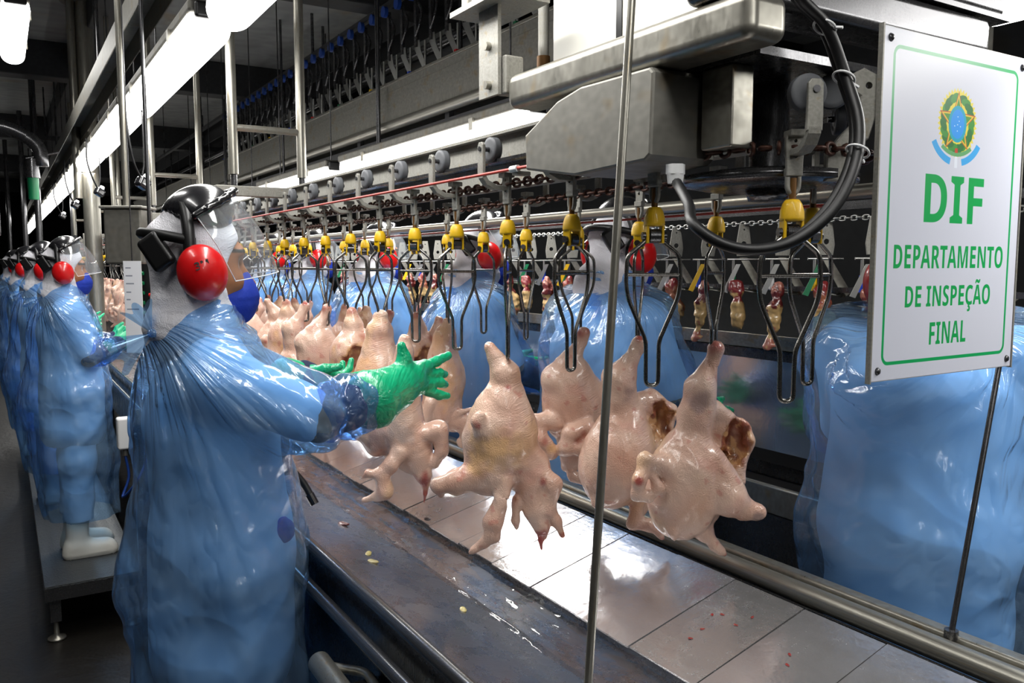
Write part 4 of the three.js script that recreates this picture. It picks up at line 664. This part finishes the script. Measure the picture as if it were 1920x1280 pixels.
  G.mask = blob([ell(q(0.06, -0.072, 0), [0.05, 0.05, 0.06], { k: 0.02 }), ell(q(0.092, -0.072, 0), [0.028, 0.045, 0.03]), cap(q(0.098, -0.02, 0), q(0.1, -0.06, 0), 0.012, 0.024), ell(q(0.02, -0.085, 0), [0.045, 0.036, 0.068], { k: 0.015 })], 0.025, Math.min(h, 0.005), (x, y, z) => 0.001 * N(x * 60, y * 60, z * 60) - 0.0018 * (Math.abs(y - hy + 0.07) < 0.0025 ? 1 : 0));
  return G;
}
// ear defenders and face shield, the same for all
const cupGeo = blob([ell([0, 0, 0], [0.05, 0.056, 0.026]), ell([0, 0, 0.004], [0.044, 0.05, 0.032])], 0.02, 0.004);
const cushionGeo = xf(new THREE.TorusGeometry(0.04, 0.011, 10, 28), [0, 0, -0.02], [0, 0, 0], [0.95, 1.1, 1]);
const arc = (a0, a1, n, f) => Array.from({ length: n + 1 }, (_, i) => f(mixn(a0, a1, i / n)));
const visorGeo = (() => { const n = 40, m = 14, pos = [], idx = [], uv = []; for (let i = 0; i <= n; i++) { const a = mixn(-1.62, 1.62, i / n), c = Math.cos(a), s = Math.sin(a); for (let j = 0; j <= m; j++) { const t = j / m, bulge = 0.012 * Math.sin(Math.PI * t), rnd2 = t > 0.9 ? (1 - Math.abs(a) / 1.62) : 1; pos.push(mixn(-0.022 + 0.082 * c, 0.048 + 0.107 * c, t) + bulge * c, mixn(0.1 + 0.05 * c, -0.028 + 0.018 * c, t) + bulge * 0.6, (0.1 + 0.006 * t + bulge) * s); uv.push(i / n, t); } }
  for (let i = 0; i < n; i++) for (let j = 0; j < m; j++) { const a = i * (m + 1) + j, b = a + m + 1; idx.push(a, a + 1, b, b, a + 1, b + 1); } const g = new THREE.BufferGeometry(); g.setAttribute('position', new THREE.Float32BufferAttribute(pos, 3)); g.setAttribute('uv', new THREE.Float32BufferAttribute(uv, 2)); g.setIndex(idx); g.computeVertexNormals(); return g; })();
const rimGeo = merge(sweep([[-0.026, 0.098, 0.1], [0.01, 0.04, 0.109], [0.043, -0.029, 0.106]], 0.0012, 6), sweep([[-0.026, 0.098, -0.1], [0.01, 0.04, -0.109], [0.043, -0.029, -0.106]], 0.0012, 6), sweep(arc(-1.62, 1.62, 30, (a) => [0.048 + 0.107 * Math.cos(a), -0.028 + 0.018 * Math.cos(a), 0.106 * Math.sin(a)]), 0.0012, 6));
const browGeo = blob([...arc(-1.7, 1.7, 12, (a) => [a]).slice(0, -1).map(([a], i) => { const b = mixn(-1.7, 1.7, (i + 1) / 12), p = (t) => [-0.018 + 0.085 * Math.cos(t), 0.105 + 0.052 * Math.cos(t), 0.1 * Math.sin(t)]; return cap(p(a), p(b), 0.0075, 0.0075); })], 0.006, 0.004);
const crownGeo = blob([ell([-0.005, 0.105, 0], [0.075, 0.06, 0.09], { rot: 0.5 }), ell([-0.03, 0.06, 0], [0.075, 0.06, 0.088], { sub: 1 })], 0.01, 0.005, null, (x, y) => y > 0.075 - 0.4 * x);
const bandGeo = sweep(arc(-1.62, 1.62, 26, (a) => [-0.045 - 0.0 * Math.cos(a), 0.02 + 0.125 * Math.cos(a), 0.104 * Math.sin(a)]), 0.013, 8);
const napeGeo = merge(sweep(arc(-1.5, 1.5, 24, (a) => [-0.03 - 0.095 * Math.cos(a), 0.05 + 0.02 * Math.cos(a), 0.1 * Math.sin(a)]), 0.011, 8), xf(new RoundedBoxGeometry(0.05, 0.075, 0.03, 2, 0.01), [-0.105, 0.03, 0.065], [0, -0.5, 0.6]), box(-0.052, -0.03, -0.06, 0.06, 0.092, 0.102, 0.004));
const font = await new FontLoader().loadAsync('fonts/droid/droid_sans_bold.typeface.json');
const markGeo = (() => { const g = new TextGeometry('3M', { font, size: 0.016, depth: 0.001, curveSegments: 3 }); g.center(); return g; })();
function dress(name, G, label, p, turn, group, opt = {}) {
  const t = thing(name, label, 'person', p, turn, group), [hx, hy] = opt.head;
  part('body', G.body, M.skin, t); part('coat', G.coat, M.coat, t, 'white cotton coat'); part('trousers', G.trousers, M.coat, t);
  part('sleeve', G.sleeveR, M.navy, t, 'dark blue sleeve'); part('sleeve', G.sleeveL, M.navy, t, 'dark blue sleeve');
  const gw = part('plastic_gown', G.gown, M.gown, t, 'translucent light blue plastic gown'); part('tied_knot', G.knot, M.gown, gw);
  part('plastic_cuff', G.cuffR, M.gownDeep, t); part('plastic_cuff', G.cuffL, M.gownDeep, t);
  part('rubber_glove', G.gloveR, M.glove, t, 'green rubber glove'); part('rubber_glove', G.gloveL, M.glove, t, 'green rubber glove');
  part('hood', G.hood, M.hood, t, 'white cloth hood'); part('face_mask', G.mask, M.mask, t, 'dark blue dust mask');
  for (const s of [1, -1]) part('boot', bootGeo, M.boot, t).position.set(0, 0, s * 0.09);
  const g = new THREE.Group(); g.name = 'ear_defenders'; g.position.set(hx, hy, 0); g.scale.set(0.9, 0.96, 0.96); t.add(g);
  for (const s of [1, -1]) {
    const c = part('ear_cup', cupGeo, M.redPlastic, g); c.position.set(-0.022, -0.012, s * 0.112); c.rotation.set(0, s < 0 ? Math.PI : 0, s * 0.35);
    const k = part('cushion', cushionGeo, M.black, g); k.position.copy(c.position); k.rotation.copy(c.rotation);
    if (opt.mark) { const m = part('printed_mark', markGeo, M.black, g); m.position.set(-0.03, 0.004, s * 0.1465); m.rotation.set(-0.1, s < 0 ? Math.PI : 0, s * 0.3); }
  }
  part('head_band', bandGeo, M.black, g); part('nape_band', napeGeo, M.black, g);
  const f = new THREE.Group(); f.name = 'face_shield'; f.position.set(hx, hy, 0); t.add(f);
  part('crown_guard', crownGeo, M.blackGloss, f); part('brow_rim', browGeo, M.blackGloss, f); part('visor', visorGeo, M.visor, f, 'clear curved visor'); part('visor_edge', rimGeo, M.white, f);
  return t;
}
const bootGeo = blob([cap([-0.01, 0.26, 0], [-0.015, 0.08, 0], 0.056, 0.05), cap([-0.03, 0.05, 0], [0.11, 0.04, 0], 0.048, 0.04), cap([-0.045, 0.022, 0], [0.13, 0.022, 0], 0.034, 0.036)], 0.03, 0.008, (x, y) => (y < 0.03 ? 0.002 : 0), (x, y) => y > -0.002);
// nearest worker, pointing with her right hand
{
  const X = 0.372, Z = -1.8, B = 0.27, L = (x, y, z) => [x - X, y - B, z - Z];
  const J = { head: [-0.017, 1.445, 0], neck: [-0.025, 1.305, 0], chest: [-0.005, 1.13, 0], hip: [0.005, 0.85, 0], sR: [-0.02, 1.225, 0.15], eR: L(0.515, 1.42, -1.55), wR: L(0.655, 1.455, -1.575), tR: L(0.8, 1.49, -1.645),
    sL: [-0.0, 1.225, -0.15], eL: [0.1, 1.06, -0.22], wL: [0.225, 1.185, -0.1], tL: [0.33, 1.165, -0.1], upL: [0, 0.4, 1], upR: [-0.25, 1, 0.1] };
  const wp = (x, y, z) => L(x, y, z), T = [];
  const g = (a, b, r0, r1, k = 0.005) => T.push(cap(wp(...a), wp(...b), r0, r1, { k }));
  g([0.636, 1.446, -1.571], [0.69, 1.46, -1.592], 0.062, 0.045, 0.02); g([0.69, 1.46, -1.592], [0.735, 1.472, -1.612], 0.044, 0.036, 0.02);
  g([0.735, 1.485, -1.612], [0.785, 1.495, -1.638], 0.025, 0.017, 0.014); g([0.735, 1.46, -1.612], [0.79, 1.455, -1.632], 0.026, 0.017, 0.014);
  g([0.785, 1.495, -1.638], [0.822, 1.504, -1.655], 0.0125, 0.0112); g([0.822, 1.504, -1.655], [0.862, 1.512, -1.676], 0.0112, 0.0095);
  g([0.79, 1.476, -1.636], [0.828, 1.476, -1.652], 0.012, 0.011); g([0.828, 1.476, -1.652], [0.85, 1.47, -1.672], 0.0105, 0.009);
  g([0.79, 1.46, -1.63], [0.824, 1.456, -1.64], 0.012, 0.0105); g([0.824, 1.456, -1.64], [0.842, 1.45, -1.655], 0.0105, 0.009);
  g([0.782, 1.443, -1.62], [0.812, 1.432, -1.625], 0.0115, 0.0105); g([0.812, 1.432, -1.625], [0.836, 1.427, -1.632], 0.0105, 0.0085);
  g([0.715, 1.49, -1.602], [0.718, 1.52, -1.6], 0.024, 0.016, 0.014); g([0.718, 1.52, -1.6], [0.712, 1.548, -1.598], 0.0155, 0.0095, 0.006);
  const G = workerParts(J, 0.0062, { gloveR: T, handRes: 0.003, hem: 0.2, back: -0.036 });
  G.pocket = blob([ell([0.098, 0.905, 0.142], [0.024, 0.028, 0.014])], 0.01, 0.005, (x, y, z) => 0.004 * N(x * 60, y * 60, z * 60));
  const me = dress('person', G, 'nearest worker in blue plastic gown and red ear defenders pointing at a chicken', [X, B, Z], 0, 'workers', { head: J.head, mark: true });
  part('pocket_cloth', G.pocket, M.mask, me, 'blue cloth in the coat pocket');
}
// workers farther along the left walkway
{
  const J = { head: [0.0, 1.42, 0], neck: [-0.02, 1.285, 0], chest: [-0.01, 1.12, 0], hip: [0.0, 0.84, 0], sR: [-0.01, 1.21, 0.15], eR: [0.07, 1.0, 0.17], wR: [0.2, 1.06, 0.15], tR: [0.3, 1.1, 0.12], sL: [-0.01, 1.21, -0.15], eL: [0.08, 1.0, -0.18], wL: [0.22, 1.06, -0.15], tL: [0.32, 1.1, -0.12] };
  const G = workerParts(J, 0.0095, { handRes: 0.005, hem: 0.19, back: -0.075 });
  [['second worker on the left, in profile above the white boots', 0.275, -4.62], ['third worker on the left, partly behind the second', 0.22, -5.75], ['fourth worker on the left, small in the distance', 0.17, -7.3], ['farthest worker at the left edge', 0.12, -9.2]].forEach(([l, x, z], i) =>
    dress('person', G, l + ', in blue gown', [x, 0.27, z], [0, 0.12, -0.1, 0.1][i], 'workers', { head: J.head }));
}
// workers behind the line, seen from behind
{
  const J = { head: [0.06, 1.43, 0], neck: [0.01, 1.3, 0], chest: [-0.02, 1.13, 0], hip: [-0.02, 0.85, 0], sR: [0.01, 1.225, 0.155], eR: [0.1, 1.0, 0.2], wR: [0.27, 0.93, 0.19], tR: [0.37, 0.9, 0.17], sL: [0.01, 1.225, -0.155], eL: [0.12, 1.0, -0.2], wL: [0.28, 0.97, -0.16], tL: [0.38, 0.96, -0.12] };
  const G = workerParts(J, 0.009, { handRes: 0.005, hem: 0.2, back: -0.045 });
  [['worker seen from behind just left of the leaning rod', 1.55, -1.97], ['worker seen from behind beyond the yellowish chicken', 1.53, -2.8], ['worker seen from behind above the pointing glove', 1.53, -3.8], ['worker seen from behind near the visor of the nearest worker', 1.52, -4.75], ['farthest worker of the right row, beside the nearest mask', 1.52, -5.6]].forEach(([l, x, z], i) =>
    dress('person', G, l + ', in blue gown', [x, 0.33, z], [0.05, -0.1, 0.15, -0.05, 0.1][i], 'workers', { head: J.head }));
  const K = { head: [0.07, 1.36, 0], neck: [0.07, 1.27, 0], chest: [-0.01, 1.12, 0], hip: [-0.03, 0.85, 0], sR: [0.02, 1.2, 0.17], eR: [0.16, 1.07, 0.28], wR: [0.31, 0.97, 0.24], tR: [0.4, 0.94, 0.2], sL: [0.02, 1.2, -0.16], eL: [0.14, 1.02, -0.2], wL: [0.3, 1.0, -0.14], tL: [0.38, 0.97, -0.1] };
  const H = workerParts(K, 0.0075, { handRes: 0.005, hem: 0.2, back: -0.05, wide: 1.0 });
  dress('person', H, 'broad worker behind the sign, seen from behind in a blue gown', [1.605, 0.33, -0.985], 0.35, 'workers', { head: K.head });
}

// ------------------------------------------------------------------ upper return conveyor above the right walkway
{
  const t = thing('overhead_channel', 'long grey steel channel under the upper row of dark shackles', 'channel', [2.06, 0, 0]);
  part('face', box(-0.003, 0.003, 2.58, 2.8, -16, -0.6), M.steelDull, t); part('lip', box(-0.012, 0.012, 2.795, 2.812, -16, -0.6, 0.003), M.steel, t); part('seam', box(-0.006, 0.006, 2.755, 2.763, -16, -0.6), M.steelDull, t);
  part('lower_tube', rod([0, 2.555, -0.6], [0, 2.555, -16], 0.03, 0.03, 16), M.steel, t); part('floor_sheet', box(0.006, 0.5, 2.57, 2.576, -16, -0.6), M.steelDull, t);
  part('support_beam', box(0.02, 0.1, 2.43, 2.5, -16, -0.6), M.beam, t);
  for (let i = 0; i < 8; i++) part('stay', box(0.04, 0.07, 2.5, 2.57, -1.5 - i * 1.3, -1.45 - i * 1.3), M.beam, t);
  for (let i = 0; i < 6; i++) part('hanger', rod([0.3, 2.58, -2 - i * 2.4], [0.3, 3.67, -2 - i * 2.4], 0.012), M.steelDark, t);
  const rl = thing('upper_rail', 'dark rail from which the upper shackles hang', 'rail'); part('bar', box(2.15, 2.19, 3.33, 3.36, -16, -0.6), M.beam, rl); for (let i = 0; i < 6; i++) part('hanger', rod([2.17, 3.36, -1.9 - i * 2.3], [2.17, 3.67, -1.9 - i * 2.3], 0.012), M.steelDark, rl);
  const wg = xf(new THREE.CylinderGeometry(0.034, 0.034, 0.024, 16), [0, 0, 0], [0, 0, Math.PI / 2]);
  const bar = merge(box(-0.008, 0.008, -0.3, 0, -0.016, 0.016), sweep(smooth([[0, -0.02, 0], [0.02, -0.09, 0.03], [0, -0.17, 0.05], [-0.01, -0.24, 0.01]], 14), 0.009, 6));
  const blade = xf(extr([[-0.02, 0], [0.02, 0], [0.022, -0.05], [-0.06, -0.19], [-0.1, -0.21], [-0.1, -0.19], [-0.03, -0.06]], 0.004), [0, -0.26, 0.01], [0, Math.PI / 2 + 0.3, 0]);
  const pins = merge(rod([-0.07, -0.49, -0.02], [0.06, -0.49, -0.02], 0.005, 0.005, 6), rod([-0.03, -0.49, -0.02], [-0.03, -0.3, -0.02], 0.007, 0.007, 6), rod([-0.06, -0.47, 0.03], [0.05, -0.47, 0.03], 0.004, 0.004, 6));
  const tabs = [M.redPlastic, M.bluePlastic, M.yellow, M.greenPlastic];
  for (let i = 0; i < 40; i++) {
    const s = thing('upper_shackle', 'dark shackle with a blue wheel on the upper conveyor, ' + ord(i) + ' from the drive station', 'shackle', [2.17, 3.3, -1.6 - i * 0.2], 0, 'upper conveyor shackles');
    part('wheel', wg, M.blueWheel, s).position.x = -0.03; part('bar', bar, M.steelDark, s); part('blade', blade, M.brightLink, s); part('pins', pins, M.brightLink, s); if (i % 3 === 0) part('tab', box(-0.05, -0.025, -0.47, -0.44, -0.03, -0.005), tabs[(i / 3) % 4], s);
  }
}
// ------------------------------------------------------------------ offal line
{
  const X = 1.98;
  chain('offal_chain', X, 1.845, -0.9, 150, 0.018, M.brightLink, 'small bright link chain of the offal line above the hanging organs', 0.85);
  const t = thing('offal_rail', 'thin level bar guiding the organ hooks', 'rail'); part('bar', box(X + 0.02, X + 0.035, 1.64, 1.655, -9, -0.6), M.steelDark, t); part('upper_bar', box(X - 0.012, X + 0.012, 1.868, 1.89, -9, -0.6), M.steelDark, t);
  for (let i = 0; i < 5; i++) part('hanger', rod([X + 0.028, 1.65, -0.8 - i * 2], [X + 0.028, 3.67, -0.8 - i * 2], 0.01), M.steelDark, t);
  const clip = xf(extr([[-0.014, 0], [0.014, 0], [0.024, -0.07], [0.02, -0.1], [-0.02, -0.1], [-0.024, -0.07]], 0.006, 0.001, [[0, -0.018, 0.004], [0, -0.062, 0.009]]), [0, 1.845, 0], [0, FACE, 0]);
  const tee = xf(merge(rod([-0.05, 1.735, 0], [0.05, 1.735, 0], 0.004, 0.004, 6), rod([-0.03, 1.735, 0], [-0.03, 1.66, 0], 0.005, 0.005, 6)), [0, 0, 0], [0, FACE, 0]);
  const bladeG = xf(extr([[-0.012, 0], [0.012, 0], [0.075, -0.1], [0.055, -0.115]], 0.003), [0, 1.74, 0], [0, FACE, 0]), bladeH = xf(extr([[-0.03, 0], [-0.016, 0], [-0.055, -0.09], [-0.07, -0.085]], 0.003), [0, 1.72, 0.01], [0, FACE, 0]);
  const hook = xf(merge(sweep(smooth([[0.05, 1.63, 0], [0.0, 1.638, 0.004], [-0.02, 1.643, 0.008], [-0.026, 1.65, 0.008]], 12), 0.004, 6), sweep(smooth([[0.05, 1.636, -0.012], [0.0, 1.646, -0.008], [-0.02, 1.65, -0.004]], 10), 0.004, 6)), [0, 0, 0], [0, FACE, 0]);
  const pin = xf(rod([-0.03, 1.645, 0], [-0.03, 1.69, 0], 0.008, 0.008, 8), [0, 0, 0], [0, FACE, 0]);
  const cols = [M.greenPlastic, M.bluePlastic, M.white, M.bluePlastic, M.yellow, M.white];
  for (let i = 0; i < 34; i++) {
    const s = thing('offal_hanger', 'jointed steel organ hanger of the back line, ' + ord(i) + ' from the sign', 'hanger', [X, 0, -0.92 - i * 0.152], 0, 'offal hangers');
    part('clip', clip, M.cast, s); part('cross_pin', tee, M.brightLink, s); part('blade', bladeG, M.steel, s); part('blade', bladeH, i % 5 === 2 ? M.yellow : i % 5 === 4 ? M.greenPlastic : M.brightLink, s); part('hook', hook, M.brightLink, s); part('sleeve', pin, cols[i % 6], s);
  }
  const DK = [0.1, 0.012, 0.012], RD = [0.2, 0.02, 0.022], YL = [0.5, 0.33, 0.14], PK = [0.38, 0.14, 0.1], BR = [0.28, 0.1, 0.05];
  const organ = (prims, f) => tint(blob(prims, 0.012, 0.0045, (x, y, z) => 0.009 * N(x * 38, y * 38, z * 38) + 0.004 * N(x * 90, y * 90, z * 90)), f);
  const bands = (list) => (x, y, z) => { const n = N(x * 45, y * 45, z * 45), v = y + 0.05 * n + 0.02 * N(x * 110, y * 110, z * 110); let c = list[0][1]; for (const [lim, col] of list) if (v < lim) c = col; return c.map((q) => q * (1 + 0.5 * N(x * 90, y * 90, z * 90))); };
  const og = [
    organ([ell([0, -0.02, 0], [0.014, 0.024, 0.014]), cap([0, -0.02, 0], [-0.012, -0.08, 0], 0.014, 0.022), ell([-0.012, -0.11, 0], [0.02, 0.035, 0.02]), cap([-0.012, -0.13, 0], [-0.03, -0.19, 0], 0.012, 0.008), cap([-0.03, -0.19, 0], [-0.005, -0.18, 0.01], 0.009, 0.005)], bands([[1, PK], [-0.025, DK], [-0.075, YL], [-0.16, PK]])),
    organ([ell([0.004, -0.02, 0], [0.016, 0.03, 0.016]), ell([-0.012, -0.03, 0.004], [0.012, 0.024, 0.012]), ell([0.004, -0.055, 0], [0.02, 0.03, 0.018]), ell([0.02, -0.095, 0], [0.024, 0.03, 0.018]), cap([0.02, -0.11, 0], [0.028, -0.15, 0], 0.012, 0.004), cap([-0.012, -0.08, 0], [-0.02, -0.18, 0], 0.01, 0.009), cap([-0.02, -0.18, 0], [-0.035, -0.21, 0], 0.012, 0.006)], bands([[1, RD], [-0.03, BR], [-0.075, YL], [-0.14, PK]])),
    organ([ell([-0.005, -0.02, 0], [0.013, 0.024, 0.014]), ell([0.0, -0.05, 0], [0.024, 0.04, 0.02]), ell([0.008, -0.12, 0], [0.022, 0.04, 0.02]), cap([-0.01, -0.06, 0], [-0.02, -0.22, 0], 0.01, 0.006), cap([0.01, -0.15, 0], [0.0, -0.18, 0], 0.014, 0.008)], bands([[1, PK], [-0.03, DK], [-0.09, YL], [-0.15, DK]])),
    organ([ell([0, -0.03, 0], [0.018, 0.04, 0.016]), cap([0.0, -0.05, 0], [0.02, -0.1, 0], 0.01, 0.02), cap([0.02, -0.1, 0], [0.03, -0.15, 0], 0.02, 0.012), cap([0.012, -0.13, 0], [0.02, -0.24, 0], 0.013, 0.013), ell([0.02, -0.27, 0], [0.018, 0.03, 0.016])], bands([[1, DK], [-0.06, YL], [-0.16, BR], [-0.25, DK]])),
    organ([ell([-0.004, -0.025, 0], [0.018, 0.03, 0.016]), ell([-0.02, -0.02, 0], [0.014, 0.022, 0.014]), cap([-0.01, -0.03, 0], [-0.006, -0.09, 0], 0.014, 0.02), ell([-0.002, -0.11, 0], [0.024, 0.036, 0.02])], bands([[1, RD], [-0.05, YL]])),
  ];
  const kinds = [2, 4, 3, 2, 1, 0, 4, 0, 1, 2, 3, 0, 1];
  for (let i = 0; i < 30; i++) solo('offal_pluck', og[kinds[i % 13]], M.offal, 'dark red and yellow organs hanging from the back line, ' + ord(i) + ' from the sign', 'offal', [X - 0.022, 1.665, -0.91 - i * 0.152], 'organs on the back line').rotation.y = FACE + rr(-0.5, 0.5);
  const tr = thing('offal_tray', 'narrow steel tray edge below the hanging organs', 'tray'); part('edge', box(2.03, 2.04, 1.455, 1.5, -9, -0.4, 0.003), M.steel, tr); part('floor_sheet', box(2.041, 2.4, 1.455, 1.46, -9, -0.4), M.steelDark, tr); part('under_beam', box(2.05, 2.13, 1.418, 1.45, -9, -0.4), M.steelDark, tr);
  const mi = thing('inspection_mirror', 'steel mirror under the organ tray reflecting the chickens', 'mirror'); const mg = box(-0.002, 0.002, 0, 0.285, -9, -0.4); mg.rotateZ(-0.11); mg.translate(2.062, 1.13, 0); part('glass', mg, M.mirror, mi); part('lower_frame', box(2.06, 2.09, 1.09, 1.13, -9, -0.4), M.black, mi);
  const t2 = thing('rear_trough', 'second steel trough behind the right row of workers', 'trough'); part('front_edge', box(1.81, 1.83, 1.02, 1.1, -9, -0.4, 0.006), M.steel, t2); part('floor_sheet', box(1.831, 2.1, 1.03, 1.036, -9, -0.4), M.black, t2); part('skirt', box(1.815, 1.825, 0.55, 1.018, -9, -0.4), M.steelDark, t2); part('back_sheet', box(2.09, 2.1, 0.4, 1.09, -9, -0.4), M.steelDark, t2);
  for (let i = 0; i < 6; i++) part('leg', box(1.84, 1.89, 0, 1.03, -0.8 - i * 1.5, -0.75 - i * 1.5), M.steelDark, t2);
}
// ------------------------------------------------------------------ small things
{
  const t = thing('rack_of_pegs', 'small tally rack with green and red pegs behind the nearest worker', 'tally rack', [0.4, 1.6, -2.93], FACE);
  part('back_plate', box(-0.03, 0.06, -0.14, 0.12, -0.02, -0.012), M.black, t); part('stem', rod([0.015, 0.12, -0.016], [0.015, 2.07, -0.016], 0.006), M.steelDark, t);
  for (let i = 0; i < 6; i++) { part('peg', rod([-0.03, 0.09 - i * 0.032, 0], [-0.004, 0.09 - i * 0.032, 0], 0.006), M.greenPlastic, t); if (i > 1) part('peg', rod([0.012, 0.1 - i * 0.04, 0], [0.042, 0.1 - i * 0.04, 0], 0.006), M.redPlastic, t); }
  const c = document.createElement('canvas'); c.width = 128; c.height = 640; const x = c.getContext('2d'); x.fillStyle = '#e4e5ea'; x.fillRect(0, 0, 128, 640); x.fillStyle = '#8a8f9c'; for (const [y, w] of [[40, 40], [95, 50], [150, 60], [210, 36], [262, 30], [330, 90]]) x.fillRect(14, y, w, 9);
  const tx = new THREE.CanvasTexture(c); tx.colorSpace = THREE.SRGBColorSpace;
  const s = thing('paper_list', 'tall white sheet with faint lines of print behind the nearest worker', 'notice', [0.352, 1.44, -2.84], FACE);
  part('board', box(-0.028, 0.028, 0, 0.29, -0.003, 0), M.white, s); const f = new THREE.PlaneGeometry(0.054, 0.286); f.translate(0, 0.145, 0.0007); part('print', f, P({ map: tx, roughness: 0.6 }), s); part('wire', rod([0, 0.29, -0.002], [0, 2.23, -0.002], 0.002, 0.002, 6), M.steelDark, s);
  const b = thing('junction_block', 'grey sheet steel corner box behind the hood of the nearest worker', 'box', [0.36, 1.72, -3.15], FACE); part('case', box(-0.06, 0.07, 0.0, 0.19, -0.1, 0, 0.008), M.steelDull, b); part('lid', box(-0.07, 0.08, 0.19, 0.2, -0.11, 0.01, 0.004), M.cast, b); part('hanger', rod([0, 0.2, -0.05], [0, 1.95, -0.05], 0.012), M.steel, b);
  const h = thing('hose_end', 'black hose end lying over the trough in front of the nearest worker', 'hose'); part('hose', sweep(smooth([[0.56, 1.2, -2.02], [0.6, 1.2, -2.03], [0.625, 1.17, -2.02], [0.64, 1.135, -2.0]], 16), 0.009, 10), M.black, h); part('nozzle', rod([0.636, 1.143, -2.004], [0.646, 1.118, -1.994], 0.0115), M.blackGloss, h);
  const scrap = (name, label, cat, r, col, p) => { const g = blob([ell([0, 0, 0], [r, r * 0.22, r * 0.6]), ell([r * 0.6, 0, r * 0.3], [r * 0.5, r * 0.2, r * 0.4])], r * 0.4, r * 0.14, (x, y, z) => r * 0.12 * N(x / r * 2, y / r * 2, z / r * 2)); tint(g, () => col); solo(name, g, M.offal, label, cat, [p[0], p[1] + r * 0.14, p[2]], 'scraps in the trough').rotation.y = rr(0, 3); };
  scrap('organ_scrap', 'dark liver scrap on the left side of the trough', 'scrap', 0.016, [0.1, 0.012, 0.012], [0.738, 1.036, -2.041]); scrap('organ_scrap', 'dark clot on the edge of the steel plates', 'scrap', 0.013, [0.02, 0.008, 0.008], [0.963, 1.022, -1.999]);
  scrap('fat_scrap', 'yellow fat scrap in the trough beside the dark liver', 'scrap', 0.013, [0.55, 0.46, 0.16], [0.695, 1.048, -1.765]); scrap('fat_scrap', 'yellow fat scrap nearest the bottom edge of the picture', 'scrap', 0.011, [0.55, 0.46, 0.16], [0.755, 1.03, -1.411]); scrap('fat_scrap', 'pale fat shred just below the other yellow scraps', 'scrap', 0.014, [0.55, 0.46, 0.2], [0.682, 1.052, -1.7]);
  [[1.12, 1.066, -1.065], [1.111, 1.064, -1.023], [1.108, 1.063, -1.08], [1.146, 1.073, -1.017], [1.067, 1.052, -1.062], [1.033, 1.044, -1.058], [1.105, 1.062, -0.897], [1.082, 1.056, -0.882]].forEach((p, i) => scrap('blood_spot', 'small red blood spot on the near steel plates, ' + ord(i) + ' from the left group', 'blood spot', 0.0045, [0.25, 0.02, 0.015], p));
  solo('blue_hose', sweep(smooth([[3.6, 0.02, -2.0], [2.9, 0.03, -1.6], [2.5, 0.05, -1.15], [2.35, 0.02, -0.8], [2.3, 0.02, -0.4]], 30), 0.012, 8), M.blueWheel, 'thin blue hose lying on the floor at the right edge', 'hose');
  // pipes below the ceiling on the right
  [[2.6, 3.2, 0.04], [3.2, 3.35, 0.06], [2.45, 2.95, 0.025]].forEach(([x, y, r], i) => { const q = thing('ceiling_pipe', ['middle dark pipe below the ceiling beyond the upper shackles', 'thickest dark pipe below the ceiling beyond the upper shackles', 'thinnest dark pipe below the ceiling beyond the upper shackles'][i], 'pipe'); part('run', rod([x, y, -20], [x, y, 0], r), M.steelDark, q); for (let k = 0; k < 6; k++) part('strap', rod([x, y, -1 - k * 3], [x, 3.67, -1 - k * 3], 0.006, 0.006, 6), M.steelDark, q); });
}
scene.updateMatrixWorld(true);
renderer.render(scene, camera);
